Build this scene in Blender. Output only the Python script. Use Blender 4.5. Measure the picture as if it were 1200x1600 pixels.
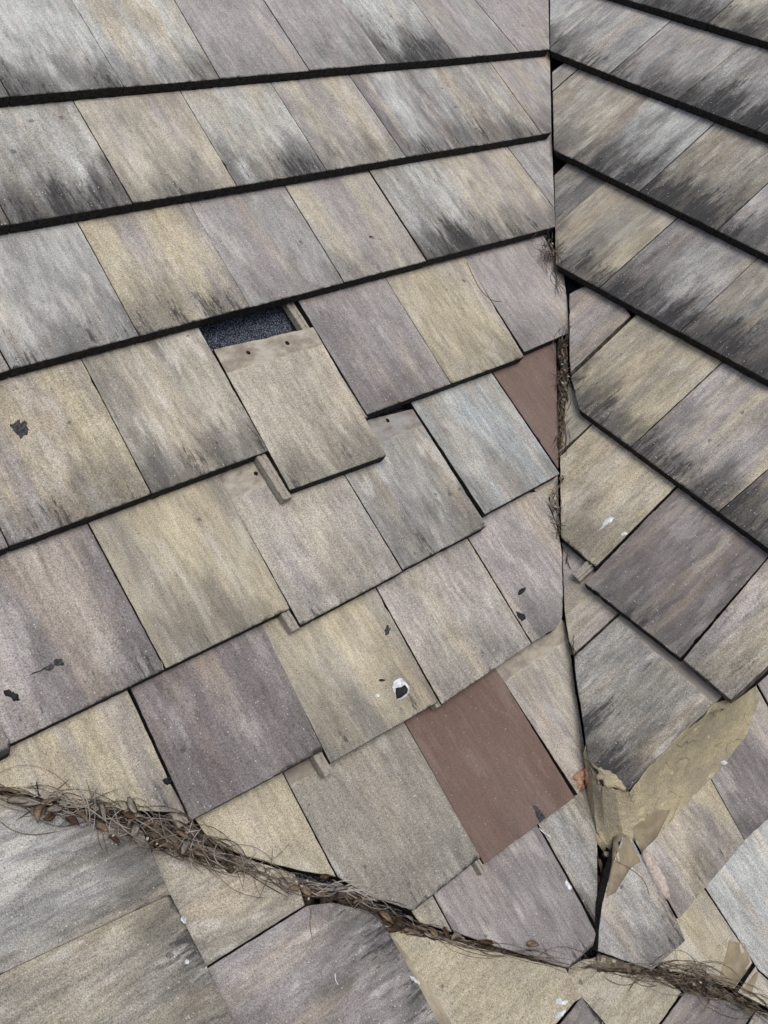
import bpy, bmesh, math, random
from mathutils import Vector, Matrix, noise
random.seed(7)
for o in list(bpy.data.objects): bpy.data.objects.remove(o)
C = bpy.context.scene.collection

# ------------------------------------------------------------------ camera, world, sun, exposure
F = 1451.603                                         # focal length in pixels of the 1200 x 1600 photograph
RM = Matrix(((0.738146076379582, 0.4843467804678389, -0.46962598541378375),
             (-0.3384682554417437, 0.868037009206905, 0.3632505894081305),
             (0.5835919893072993, -0.10917850932106893, 0.8046741223121185)))
TV = Vector((-0.8648681, -0.9509052, 2.1192914))
EYE = -(RM.transposed() @ TV)                         # camera, in the frame of the left roof slope
PITCH = math.radians(38.5)
UP = Vector((0, -math.sin(PITCH), -math.cos(PITCH)))
EX = Vector((1, 0, 0)); EY = UP.cross(EX)
ROOF_Z = 4.2
TOW = Matrix(((*EX, 0), (*EY, 0), (*UP, ROOF_Z), (0, 0, 0, 1)))   # slope frame -> world
SPIN = TOW.to_3x3()

cd = bpy.data.cameras.new('camera'); cam = bpy.data.objects.new('camera', cd); C.objects.link(cam)
cd.sensor_fit = 'VERTICAL'; cd.sensor_height = 36; cd.lens = 36 * F / 1600
cd.clip_start = .01; cd.clip_end = 500
cx, cy, cz = (RM.transposed() @ Vector(a) for a in ((1, 0, 0), (0, -1, 0), (0, 0, -1)))
m3 = Matrix((SPIN @ cx, SPIN @ cy, SPIN @ cz)).transposed()
cam.matrix_world = Matrix.Translation(TOW @ EYE) @ m3.to_4x4()
bpy.context.scene.camera = cam

sc = bpy.context.scene
w = bpy.data.worlds.new('World'); sc.world = w; w.use_nodes = True
nt = w.node_tree; bg = nt.nodes['Background']
sky = nt.nodes.new('ShaderNodeTexSky'); sky.sky_type = 'NISHITA'; sky.sun_disc = False
SUN_EL, SUN_AZ = math.radians(62), math.radians(200)
sky.sun_elevation = SUN_EL; sky.sun_rotation = SUN_AZ
sky.air_density = 1.0; sky.dust_density = 6.0; sky.ozone_density = .6
nt.links.new(sky.outputs[0], bg.inputs[0]); bg.inputs[1].default_value = .12
sl = bpy.data.lights.new('sun', 'SUN'); sl.energy = 1.3; sl.angle = math.radians(28); sl.color = (1, .955, .86)
so = bpy.data.objects.new('sun', sl); C.objects.link(so); so.location = (0, 0, 12)
sd = Vector((math.sin(SUN_AZ) * math.cos(SUN_EL), math.cos(SUN_AZ) * math.cos(SUN_EL), math.sin(SUN_EL)))
so.rotation_euler = sd.to_track_quat('Z', 'Y').to_euler()
sc.view_settings.view_transform = 'Standard'; sc.view_settings.look = 'None'
sc.view_settings.exposure = -.12; sc.view_settings.gamma = 1

# ------------------------------------------------------------------ tagging
def tag(o, label=None, cat=None, group=None, kind=None):
    for k, v in (('label', label), ('category', cat), ('group', group), ('kind', kind)):
        if v: o[k] = v
    return o
def link(name, me, mats, parent=None, mw=None):
    o = bpy.data.objects.new(name, me); C.objects.link(o)
    for m in (mats if isinstance(mats, (list, tuple)) else [mats]): me.materials.append(m)
    if parent: o.parent = parent
    if mw is not None: o.matrix_world = mw
    return o

# ------------------------------------------------------------------ materials
def lin(c):
    return tuple(((x / 255 + .055) / 1.055) ** 2.4 if x > 10 else x / 3294 for x in c)
def soft(c, k=.66):
    g = sum(c) / 3; return tuple(g + (x - g) * k for x in c)
class NT:
    def __init__(s, name, rough=.9):
        s.m = bpy.data.materials.new(name); s.m.use_nodes = True; s.t = s.m.node_tree
        s.b = s.t.nodes['Principled BSDF']; s.b.inputs['Roughness'].default_value = rough
        s.b.inputs['Specular IOR Level'].default_value = .25
    def n(s, ty, **kw):
        x = s.t.nodes.new(ty)
        for k, v in kw.items(): setattr(x, k, v)
        return x
    def l(s, a, b): s.t.links.new(a, b)
    def val(s, sock, v):
        if hasattr(v, 'is_output'): s.l(v, sock)
        else: sock.default_value = v
    def math(s, op, a, b=0, c=0, clamp=False):
        x = s.n('ShaderNodeMath', operation=op, use_clamp=clamp)
        s.val(x.inputs[0], a); s.val(x.inputs[1], b); s.val(x.inputs[2], c); return x.outputs[0]
    def attr(s, name, out='Fac'):
        return s.n('ShaderNodeAttribute', attribute_type='OBJECT', attribute_name=name).outputs[out]
    def noise(s, vec, scale, stretch=(1, 1, 1), detail=3, rough=.55, off=None):
        mp = s.n('ShaderNodeVectorMath', operation='MULTIPLY'); s.l(vec, mp.inputs[0]); mp.inputs[1].default_value = stretch
        v = mp.outputs[0]
        if off is not None:
            ad = s.n('ShaderNodeVectorMath', operation='ADD'); s.l(v, ad.inputs[0]); ad.inputs[1].default_value = off; v = ad.outputs[0]
        x = s.n('ShaderNodeTexNoise'); s.l(v, x.inputs['Vector'])
        x.inputs['Scale'].default_value = scale; x.inputs['Detail'].default_value = detail; x.inputs['Roughness'].default_value = rough
        return x.outputs['Fac']
    def ramp(s, v, lo, hi, a=0., b=1.):
        x = s.n('ShaderNodeMapRange', interpolation_type='SMOOTHSTEP'); x.clamp = True
        s.val(x.inputs[0], v); s.val(x.inputs[1], lo); s.val(x.inputs[2], hi); s.val(x.inputs[3], a); s.val(x.inputs[4], b); return x.outputs[0]
    def mix(s, f, a, b, blend='MIX'):
        x = s.n('ShaderNodeMix', data_type='RGBA', blend_type=blend)
        s.val(x.inputs[0], f); s.val(x.inputs[6], a if hasattr(a, 'is_output') else (*a, 1)); s.val(x.inputs[7], b if hasattr(b, 'is_output') else (*b, 1))
        return x.outputs[2]
    def scale(s, col, f):
        x = s.n('ShaderNodeVectorMath', operation='SCALE'); s.l(col, x.inputs[0]); s.val(x.inputs['Scale'], f); return x.outputs[0]
    def bump(s, h, dist, strength=1, nrm=None):
        x = s.n('ShaderNodeBump'); s.l(h, x.inputs['Height']); x.inputs['Distance'].default_value = dist; x.inputs['Strength'].default_value = strength
        if nrm: s.l(nrm, x.inputs['Normal'])
        return x.outputs[0]
    def objco(s):
        return s.n('ShaderNodeTexCoord').outputs['Object']

def tile_material():
    s = NT('weathered_concrete_tile', .92)
    co = s.objco()
    sp = s.n('ShaderNodeSeparateXYZ'); s.l(co, sp.inputs[0]); yrow = sp.outputs[1]; y = s.math('SUBTRACT', yrow, s.attr('slip'))
    # every tile has its own patch of the pattern
    cs = s.n('ShaderNodeCombineXYZ'); sd_ = s.attr('seed')
    s.l(sd_, cs.inputs[0]); s.l(s.math('MULTIPLY', sd_, 1.7), cs.inputs[1]); s.l(s.math('MULTIPLY', sd_, .6), cs.inputs[2])
    ad = s.n('ShaderNodeVectorMath', operation='ADD'); s.l(co, ad.inputs[0]); s.l(cs.outputs[0], ad.inputs[1]); v = ad.outputs[0]
    # wobble so that no run is perfectly straight
    A = s.attr('tint_a', 'Color'); B = s.attr('tint_b', 'Color')
    wash = s.attr('wash')
    band = s.noise(v, 1, (9, 1.5, 1), 3, .55)
    col = s.mix(s.ramp(band, .36, .66), A, B)
    wb = s.noise(v, 1, (10, 1.1, 1), 3, .6, (6, 2, 8))
    col = s.mix(s.math('MULTIPLY', s.ramp(wb, .50, .66), s.math('MULTIPLY', wash, .34)), col, lin((176, 164, 142)))
    # broad clouds
    cl = s.noise(v, 1, (9, 6, 1), 4, .62, (3, 8, 1))
    col = s.scale(col, s.math('ADD', 1, s.math('MULTIPLY', wash, s.ramp(cl, .25, .75, -.19, .19))))
    # fine run-off streaks
    st = s.noise(v, 1, (85, 13, 1), 5, .70, (1, 2, 5))
    col = s.scale(col, s.math('ADD', 1, s.math('MULTIPLY', wash, s.ramp(st, .28, .72, -.25, .22))))
    # pale lime bloom in vertical smears
    wh = s.math('MULTIPLY', s.noise(v, 1, (34, 6, 1), 4, .66, (7, 1, 2)), s.ramp(s.noise(v, 11, (1, .6, 1), 2, .5, (9, 9, 0)), .38, .62, .72, 1.12))
    wm = s.math('MULTIPLY', s.ramp(wh, .52, .68), s.attr('bloom'))
    col = s.mix(s.math('MULTIPLY', wm, .55), col, (.60, .60, .58))
    # grey grime gathering towards the nose
    gr = s.math('ADD', s.noise(v, 1, (22, 5, 1), 4, .6, (4, 4, 4)), s.ramp(y, 0, .22, .20, -.16))
    col = s.mix(s.math('MULTIPLY', s.ramp(gr, .44, .74), s.math('MULTIPLY', s.attr('stain'), .62)), col, (.085, .085, .085))
    so_ = s.math('ADD', s.noise(v, 1, (11, 4.5, 1), 5, .68, (4, 9, 1)), s.ramp(y, 0, .30, .13, -.10))
    so_ = s.math('ADD', so_, s.math('MULTIPLY', s.math('SUBTRACT', s.attr('stain'), .8), .16))
    col = s.mix(s.math('MULTIPLY', s.ramp(so_, .50, .82), .52), col, (.045, .046, .05))
    # black algae drips
    dr = s.noise(v, 1, (115, 15, 1), 5, .72, (2, 6, 3))
    dr2 = s.noise(v, 1, (14, 3.5, 1), 2, .5, (5, 5, 9))
    k = s.math('ADD', s.math('ADD', dr, s.math('MULTIPLY', s.math('SUBTRACT', dr2, .5), .7)), s.ramp(y, .0, .22, .15, -.13))
    k = s.math('ADD', k, s.math('MULTIPLY', s.math('SUBTRACT', s.attr('stain'), 1), .22))
    brk = s.noise(v, 160, (1, .5, 1), 3, .7)
    km = s.math('MULTIPLY', s.ramp(s.math('ADD', k, s.math('MULTIPLY', s.math('SUBTRACT', brk, .5), .26)), .62, .79), .78)
    col = s.mix(km, col, (.03, .032, .037))
    # dark ragged growth along the nose
    ng = s.math('ADD', s.math('MULTIPLY', y, -95), s.math('MULTIPLY', s.noise(v, 60, (1, 1, 1), 4, .7, (2, 2, 2)), 3.0))
    col = s.mix(s.math('MULTIPLY', s.ramp(ng, .9, 1.9), s.attr('nose')), col, (.03, .03, .03))
    # sand grain
    g1 = s.noise(v, 520, (1, 1, 1), 2, .8)
    g2 = s.noise(v, 230, (1, 1, 1), 3, .75, (3, 3, 3))
    grain = s.math('MULTIPLY', s.attr('grain'), s.math('ADD', s.ramp(g1, .25, .75, -.50, .58), s.ramp(g2, .25, .75, -.18, .22)))
    col = s.scale(col, s.math('ADD', 1, grain))
    vo = s.n('ShaderNodeTexVoronoi'); s.l(v, vo.inputs['Vector']); vo.inputs['Scale'].default_value = 210
    sep = s.n('ShaderNodeSeparateXYZ'); s.l(vo.outputs['Color'], sep.inputs[0])
    pit = s.math('MULTIPLY', s.ramp(vo.outputs['Distance'], .20, .42, 1, 0), s.ramp(sep.outputs[0], .84, .86))
    col = s.mix(s.math('MULTIPLY', pit, s.math('MULTIPLY', s.attr('grain'), .5)), col, (.06, .06, .06))
    wsp = s.math('MULTIPLY', s.ramp(vo.outputs['Distance'], .18, .36, 1, 0), s.ramp(sep.outputs[1], .96, .98))
    col = s.mix(s.math('MULTIPLY', wsp, s.math('MULTIPLY', s.attr('grain'), .7)), col, (.72, .72, .70))
    # scuffs and small knocks
    scf = s.noise(v, 38, (1, 1, 1), 5, .75, (8, 3, 1))
    col = s.mix(s.ramp(scf, .70, .76, 0, .55), col, (.045, .045, .05))
    # a few isolated lichen and tar dots, different on every tile
    wv_ = s.n('ShaderNodeVectorMath', operation='ADD'); s.l(v, wv_.inputs[0])
    nv = s.n('ShaderNodeTexNoise'); nv.inputs['Scale'].default_value = 95; s.l(v, nv.inputs['Vector'])
    sv = s.n('ShaderNodeVectorMath', operation='SCALE'); s.l(nv.outputs['Color'], sv.inputs[0]); sv.inputs['Scale'].default_value = .014
    s.l(sv.outputs[0], wv_.inputs[1])
    v2 = s.n('ShaderNodeTexVoronoi'); s.l(wv_.outputs[0], v2.inputs['Vector']); v2.inputs['Scale'].default_value = 26
    s2 = s.n('ShaderNodeSeparateXYZ'); s.l(v2.outputs['Color'], s2.inputs[0])
    rad = s.math('MULTIPLY', s2.outputs[2], .17)
    spot = s.math('MULTIPLY', s.ramp(s.math('SUBTRACT', v2.outputs['Distance'], rad), -.03, .03, 1, 0), s.ramp(s2.outputs[0], .885, .895))
    col = s.mix(s.math('MULTIPLY', spot, .62), col, (.055, .056, .06))
    spw = s.math('MULTIPLY', s.ramp(s.math('SUBTRACT', v2.outputs['Distance'], rad), -.03, .04, 1, 0), s.ramp(s2.outputs[1], .95, .96))
    col = s.mix(s.math('MULTIPLY', spw, .25), col, (.52, .53, .52))
    # head strip that was sheltered under the course above
    hd = s.math('SUBTRACT', yrow, s.math('ADD', s.attr('clean'), s.math('MULTIPLY', s.math('SUBTRACT', s.noise(v, 26, (1, 1, 1), 4, .6), .5), .022)))
    hcol = s.mix(s.ramp(s.noise(v, 17, (1, 1.6, 1), 5, .7, (1, 9, 1)), .35, .68), s.scale(A, 1.06), s.mix(.5, s.scale(B, .74), (.20, .155, .13)))
    col = s.mix(s.ramp(hd, -.002, .003), col, hcol)
    lime = s.math('MULTIPLY', s.ramp(s.math('ABSOLUTE', hd), 0, .0035, 1, 0), s.ramp(s.noise(v, 45, (1, 1, 1), 2, .5, (1, 1, 7)), .45, .6))
    col = s.mix(s.math('MULTIPLY', lime, .5), col, (.5, .46, .38))
    s.l(col, s.b.inputs['Base Color'])
    h = s.math('ADD', s.math('MULTIPLY', g1, .6), s.math('ADD', s.math('MULTIPLY', g2, .8), s.math('MULTIPLY', scf, -.4)))
    rough_mask = s.ramp(hd, -.002, .003, 1, .25)
    h = s.math('MULTIPLY', h, rough_mask)
    b0 = s.bump(s.noise(v, 7, (1, 1, 1), 2, .5), .006, .5)
    s.l(s.bump(h, .0012, .9, b0), s.b.inputs['Normal'])
    return s.m
def plain(name, ca, cb, scale=60, bump=.001, rough=.9, extra=None, detail=5, lo=.35, hi=.65):
    s = NT(name, rough); co = s.objco()
    col = s.mix(s.ramp(s.noise(co, scale, (1, 1, 1), detail, .65), lo, hi), ca, cb)
    if extra:
        col = s.mix(s.ramp(s.noise(co, extra[1], (1, 1, 1), 4, .7, (4, 4, 4)), extra[2], extra[3]), col, extra[0])
    s.l(col, s.b.inputs['Base Color'])
    if bump: s.l(s.bump(s.noise(co, scale * 2.5, (1, 1, 1), 5, .7), bump), s.b.inputs['Normal'])
    return s.m
M_TILE = tile_material()
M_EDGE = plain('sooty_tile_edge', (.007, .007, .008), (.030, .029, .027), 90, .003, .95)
M_CUT = plain('cut_tile_edge', (.05, .048, .045), (.17, .15, .125), 50, .001, .95)
M_RAIL = plain('side_lap_concrete', (.25, .235, .21), (.38, .36, .325), 150, .0008, .9, ((.09, .08, .07), 24, .58, .72))
M_FELT = plain('granulated_underlay', (.010, .013, .022), (.20, .24, .33), 360, .0015, .85, None, 1, .46, .68)
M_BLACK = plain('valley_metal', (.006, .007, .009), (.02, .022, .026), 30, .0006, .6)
M_HOLE = plain('nail_hole_shade', (.004, .004, .004), (.01, .01, .01), 60, 0)  # near-black colour standing for the shade inside the nail holes
def mortar_material():
    s = NT('ochre_mortar', .93); co = s.objco()
    n1 = s.noise(co, 9, (1, 1, 1), 5, .65); n2 = s.noise(co, 34, (1, 1, 1), 5, .7, (2, 2, 2))
    col = s.mix(s.ramp(n1, .36, .62), lin((160, 154, 136)), lin((184, 177, 148)))
    col = s.mix(s.ramp(n2, .5, .72, 0, .6), col, lin((146, 138, 116)))
    col = s.mix(s.ramp(s.noise(co, 22, (1, 1, 1), 3, .6, (7, 7, 7)), .62, .72, 0, .8), col, lin((216, 208, 168)))
    vo = s.n('ShaderNodeTexVoronoi', feature='DISTANCE_TO_EDGE'); vo.inputs['Scale'].default_value = 11
    wv = s.n('ShaderNodeVectorMath', operation='ADD'); s.l(co, wv.inputs[0])
    wn = s.n('ShaderNodeTexNoise'); wn.inputs['Scale'].default_value = 14; s.l(co, wn.inputs['Vector'])
    sc_ = s.n('ShaderNodeVectorMath', operation='SCALE'); s.l(wn.outputs['Color'], sc_.inputs[0]); sc_.inputs['Scale'].default_value = .09
    s.l(sc_.outputs[0], wv.inputs[1]); s.l(wv.outputs[0], vo.inputs['Vector'])
    crk = s.math('MULTIPLY', s.ramp(vo.outputs['Distance'], .003, .012, 1, 0), s.ramp(s.noise(co, 13, (1, 1, 1), 2, .5, (5, 1, 5)), .54, .62))
    col = s.mix(s.math('MULTIPLY', crk, .55), col, (.05, .045, .035))
    g = s.noise(co, 380, (1, 1, 1), 2, .7)
    col = s.scale(col, s.ramp(g, .25, .75, .68, 1.28))
    s.l(col, s.b.inputs['Base Color'])
    h = s.math('ADD', s.math('MULTIPLY', n2, 1.0), s.math('ADD', s.math('MULTIPLY', g, .22), s.math('MULTIPLY', crk, -.5)))
    s.l(s.bump(h, .007, .9), s.b.inputs['Normal'])
    return s.m
M_MORTAR = mortar_material()
M_CEMENT = plain('grey_cement_wash', lin((132, 124, 106)), lin((150, 141, 120)), 24, .0006, .9, (lin((118, 110, 96)), 9, .5, .7))
M_NEEDLE = plain('dry_needles', lin((36, 32, 29)), lin((122, 113, 100)), 40, 0, .8)
M_NEEDLE2 = plain('bleached_needles', lin((120, 116, 110)), lin((175, 172, 168)), 14, 0, .7)
M_SOIL = plain('leaf_mould', (.010, .008, .007), (.085, .07, .055), 120, .003, .95)
M_LEAF = [plain('dry_leaf_tan', lin((128, 110, 90)), lin((176, 160, 138)), 70, .0006, .75),
          plain('dry_leaf_grey', lin((136, 131, 122)), lin((188, 184, 176)), 70, .0006, .7),
          plain('dry_leaf_brown', lin((78, 60, 48)), lin((122, 98, 78)), 70, .0006, .75)]
M_WHITE = plain('white_dropping', lin((180, 190, 200)), lin((238, 242, 246)), 90, .001, .7)
M_TAR = plain('black_tar', (.006, .007, .009), (.028, .03, .036), 120, .0015, .55)
M_GREYM = plain('dark_lichen', (.02, .023, .028), (.085, .09, .10), 200, .001, .9)
M_ORANGE = plain('salmon_mortar_chip', lin((158, 122, 98)), lin((206, 172, 148)), 190, .004, .95, (lin((140, 120, 104)), 60, .56, .66))
M_PINK = plain('pale_pink_mortar', lin((192, 180, 174)), lin((226, 216, 210)), 180, .004, .95, (lin((176, 142, 124)), 40, .58, .68))
M_PEB = plain('pale_seed', lin((150, 145, 125)), lin((196, 192, 172)), 70, .0006, .7)

# ------------------------------------------------------------------ roof slopes
EXPO = .3307
THK = .029
SLOPE = .0335 / EXPO
def ray(p): return RM.transposed() @ Vector(((p[0] - 600) / F, (p[1] - 800) / F, 1))
class Slope:
    """one roof slope: o a point on the plane of the tile noses, v runs downhill, n outwards"""
    def __init__(s, o, vd, n):
        s.o = Vector(o); s.n = Vector(n).normalized(); s.v = Vector(vd); s.v = (s.v - s.n * s.v.dot(s.n)).normalized()
        s.u = (-s.v).cross(s.n).normalized()
    def at(s, p, h=0):
        d = ray(p); t = ((s.o + s.n * h - EYE).dot(s.n)) / d.dot(s.n); return EYE + d * t
    def uv(s, P): P = P - s.o; return P.dot(s.u), P.dot(s.v)
    def P(s, u, v, h=0): return s.o + s.u * u + s.v * v + s.n * h
LEFT = Slope((0, 0, 0), (0, 1, 0), (0, 0, -1))
RIGHT = Slope((1.9462910813775678, 0.2260720719804651, -0.15103070457501572),
              (-0.7737553415422735, 0.2712400436045904, 0.5724783927627133), (-0.62461731, -0.47733689, -0.61806368))
NEAR = Slope((-0.4575678412590432, 1.424149564845682, 0.05354891780023679),
             (0.9531366615839029, 0.11556318096129438, 0.2795990979077015), (0.3018845, -0.30247952, -0.90408622))
def _far():
    a = LEFT.at((1020, 1516), .02); b = LEFT.at((1200, 1575), .02); c = LEFT.at((1178, 1075), .14)
    n = (b - a).cross(c - a).normalized()
    if n.z > 0: n = -n
    s = Slope(a, (0, 1, 0), n); vd = s.at((1177, 1503)) - s.at((1108, 1394))
    return Slope(a, vd, n)
FAR = _far()

class Row:
    """a course: its nose line v = a + b u fitted through photographed points; the tiles tilt down towards their heads"""
    def __init__(s, sl, pts, lift=0):
        s.s = sl; q = [sl.uv(sl.at(p, lift)) for p in pts]; s.lift = lift
        n = len(q); mu = sum(a for a, b in q) / n; mv = sum(b for a, b in q) / n
        den = sum((a - mu) ** 2 for a, b in q) or 1
        s.b = sum((a - mu) * (b - mv) for a, b in q) / den if n > 1 else 0; s.a = mv - s.b * mu
    def vn(s, u): return s.a + s.b * u
    def at(s, p):
        d = ray(p); o = EYE - s.s.o; k = SLOPE
        f0 = o.dot(s.s.n) - s.lift - k * (o.dot(s.s.v) - s.a - s.b * o.dot(s.s.u))
        f1 = d.dot(s.s.n) - k * (d.dot(s.s.v) - s.b * d.dot(s.s.u))
        X = o + d * (-f0 / f1); return X.dot(s.s.u), X.dot(s.s.v)
    def P(s, u, v): return s.s.P(u, v, s.lift + SLOPE * (v - s.vn(u)))
def clip(poly, p, q, keep):
    """keep the side of line p-q on which the point keep lies"""
    nx, ny = -(q[1] - p[1]), q[0] - p[0]
    sd = lambda a: (a[0] - p[0]) * nx + (a[1] - p[1]) * ny
    sg = 1 if sd(keep) > 0 else -1; out = []
    for i in range(len(poly)):
        a, b = poly[i], poly[(i + 1) % len(poly)]; da, db = sd(a) * sg, sd(b) * sg
        if da >= 0: out.append(a)
        if (da >= 0) != (db >= 0):
            t = da / (da - db); out.append((a[0] + (b[0] - a[0]) * t, a[1] + (b[1] - a[1]) * t))
    return out
def area(p): return sum(p[i][0] * p[(i + 1) % len(p)][1] - p[(i + 1) % len(p)][0] * p[i][1] for i in range(len(p))) / 2
def inset(poly, d):
    out = []; n = len(poly)
    for i in range(n):
        a, b, c = (Vector((*poly[(i + k) % n], 0)).to_2d() for k in (-1, 0, 1))
        e1 = (b - a); e2 = (c - b)
        if e1.length < 1e-6 or e2.length < 1e-6: out.append(tuple(b)); continue
        n1 = Vector((-e1.y, e1.x)).normalized(); n2 = Vector((-e2.y, e2.x)).normalized()
        m = (n1 + n2)
        if m.length < .3: m = n1
        m = m / max(m.length_squared, .25) * 2 * 1.0
        if m.length > 3: m = m.normalized() * 3
        out.append((b.x + m.x * d, b.y + m.y * d))
    return out
PAL = {'lg': (164, 171, 172), 'cr': (166, 163, 148), 'pk': (147, 144, 146), 'pu': (121, 117, 120), 'ye': (168, 161, 134), 'gg': (137, 135, 126),
       'br': (112, 88, 78), 'b2': (116, 95, 88), 'bl': (148, 160, 166), 'dk': (104, 106, 108), 'mg': (142, 145, 146), 'dp': (109, 103, 106), 'gy': (160, 156, 140)}
KTINT = 1.08
ntile = [0]
def tile_mesh(poly, chip=1.0, nose_y=.03):
    """slab with a slightly ragged, worn arris; poly is counter-clockwise in x (across), y (uphill)"""
    pts = []; n = len(poly)
    for i in range(n):
        a, b = poly[i], poly[(i + 1) % n]; L = math.hypot(b[0] - a[0], b[1] - a[1]); k = max(1, int(L / .009))
        ph = random.random() * 99
        nx, ny = -(b[1] - a[1]) / max(L, 1e-6), (b[0] - a[0]) / max(L, 1e-6)
        for j in range(k):
            t = j / k; x, y = a[0] + (b[0] - a[0]) * t, a[1] + (b[1] - a[1]) * t
            w_ = noise.noise(Vector((x * 60 + ph, y * 60, ph))) * .0009 * chip
            c_ = noise.noise(Vector((x * 28, y * 28 + ph, ph + 5)))
            if c_ > .46: w_ += (c_ - .46) * .009 * chip
            if j == 0: w_ = .0006
            pts.append((x + nx * w_, y + ny * w_))
    ins = inset(pts, .0011)
    bm = bmesh.new(); m = len(pts); seed_ = random.random() * 90
    t0 = [bm.verts.new((x, y, 0)) for x, y in ins]
    t1 = [bm.verts.new((x, y, -.0011 - random.random() * .0005)) for x, y in pts]
    t2 = [bm.verts.new((x, y, -THK + .0035 * noise.noise(Vector((x * 90, y * 90, seed_))) - random.random() * .0012)) for x, y in pts]
    tm = [bm.verts.new((x + (random.random() - .5) * .0012, y + .0022 * noise.noise(Vector((x * 120, y * 120, seed_ + 9))), -THK * .5)) for x, y in pts]
    f = bm.faces.new(t0); f.material_index = 0
    for i in range(m):
        j = (i + 1) % m
        q = bm.faces.new((t1[i], t1[j], t0[j], t0[i])); q.material_index = 0
        q = bm.faces.new((t2[i], t2[j], tm[j], tm[i])); q.material_index = 1
        q = bm.faces.new((tm[i], tm[j], t1[j], t1[i])); q.material_index = 1
        q.smooth = False
    q = bm.faces.new(list(reversed(t2))); q.material_index = 1
    me = bpy.data.meshes.new('flat_tile'); bm.to_mesh(me); bm.free(); return me
def frame(row, uc):
    s = row.s; vc = row.vn(uc)
    o = row.P(uc, vc); y = (row.P(uc, vc - 1) - o).normalized()
    x = (s.u + s.v * 0).copy(); x = (x - y * x.dot(y)).normalized(); z = x.cross(y)
    if z.dot(s.n) < 0: x = -x; z = -z
    mw = Matrix.Translation(o) @ Matrix((x, y, z)).transposed().to_4x4()
    return TOW @ mw, o, x, y, z
def tile(row, poly, tints, label, stain=.5, bloom=.5, clean=9, wash=1, grain=1, nose=1, gap=.0012, jig=1, group=None, chip=1.0, edge=None, gain=1.0):
    """poly: (u, v) points"""
    ntile[0] += 1
    uc = sum(p[0] for p in poly) / len(poly)
    mw, o, x, y, z = frame(row, uc)
    loc = []
    for u, v in poly:
        d = row.P(u, v) - o; loc.append((d.dot(x), d.dot(y)))
    if area(loc) < 0: loc.reverse()
    loc = inset(loc, gap)
    tw = Matrix.Rotation(math.radians(random.uniform(-.30, .30) * jig), 4, 'Y') @ Matrix.Rotation(math.radians(random.uniform(-.10, .10) * jig), 4, 'X')
    tw = Matrix.Translation((0, 0, random.uniform(-.0006, .0026) * jig)) @ tw
    ob = link('flat_tile', tile_mesh(loc, chip), [M_TILE, edge or M_EDGE], None, mw @ tw)
    A, B = tints.split()
    ob['tint_a'] = [c * KTINT * gain for c in lin(soft(PAL[A]))]; ob['tint_b'] = [c * KTINT * gain for c in lin(soft(PAL[B]))]
    ob['stain'] = float(stain) * 1.06 + (.12 if group and 'right slope' in group else 0); ob['bloom'] = float(bloom); ob['clean'] = float(clean); ob['wash'] = float(wash); ob['grain'] = float(grain); ob['nose'] = float(nose)
    ob['seed'] = ntile[0] * 3.37
    ob['slip'] = float(min(p[1] for p in loc) if jig == 0 or min(p[1] for p in loc) < -.015 else 0)
    tag(ob, label, 'roof tile', group)
    return ob, (x, y, z, o, loc)
# nail holes and side laps are parts of their tile
def local(ob, P): return ob.matrix_world.inverted() @ (TOW @ P)
def nail_hole(ob, row, px, r=.0042):  # flat black disc on the tile face; the hole's inner shade is painted
    p = local(ob, row.P(*row.at(px)))
    bm = bmesh.new(); ring = []
    for k in range(14):
        a = k / 14 * math.tau; rr = r * random.uniform(.85, 1.15); ring.append(bm.verts.new((p.x + rr * math.cos(a), p.y + rr * 1.1 * math.sin(a), .0008)))
    c = [bm.verts.new((p.x + (v.co.x - p.x) * .5, p.y + (v.co.y - p.y) * .5, .0006)) for v in ring]
    rim = [bm.verts.new((p.x + (v.co.x - p.x) * 1.35, p.y + (v.co.y - p.y) * 1.35, -.0002)) for v in ring]
    for k in range(14):
        j = (k + 1) % 14; bm.faces.new((ring[k], c[k], c[j], ring[j])); bm.faces.new((rim[k], ring[k], ring[j], rim[j]))
    bm.faces.new(c)
    me = bpy.data.meshes.new('nail_hole'); bm.to_mesh(me); bm.free()
    h = link('nail_hole', me, M_HOLE); h.parent = ob
def side_lap(ob, x0, y0, y1, wdt=.026, slant=0, side=-1, cut=0):
    x0 += .003; wdt = (wdt + .003) * .86
    """grooved under-lap running up the left side of the tile (local coordinates)"""
    prof = [(0, -.028), (0, -.0085), (.05, -.007), (.34, -.007), (.40, -.0105), (.50, -.0108), (.56, -.0075), (.78, -.0075), (.84, -.014), (1.0, -.015), (1.0, -.028)]
    bm = bmesh.new(); rings = []; N = 24
    for i in range(N + 1):
        t = i / N; y = y0 + (y1 - y0) * t; xo = x0 + slant * (y - y0)
        rings.append([bm.verts.new((xo + side * wdt * (1 - a) + random.uniform(-.0004, .0004), y + (cut * (1 - a) if i == 0 else 0), z + random.uniform(-.0003, .0003))) for a, z in prof])
    for i in range(N):
        for j in range(len(prof) - 1):
            q = (rings[i][j], rings[i][j + 1], rings[i + 1][j + 1], rings[i + 1][j]); bm.faces.new(q if side < 0 else q[::-1])
        q = (rings[i][-1], rings[i][0], rings[i + 1][0], rings[i + 1][-1]); bm.faces.new(q)
    bm.faces.new(rings[0][::-1]); bm.faces.new(rings[-1])
    bmesh.ops.recalc_face_normals(bm, faces=bm.faces[:])
    me = bpy.data.meshes.new('side_lap'); bm.to_mesh(me); bm.free()
    h = link('side_lap', me, M_RAIL); h.parent = ob; return h

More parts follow.
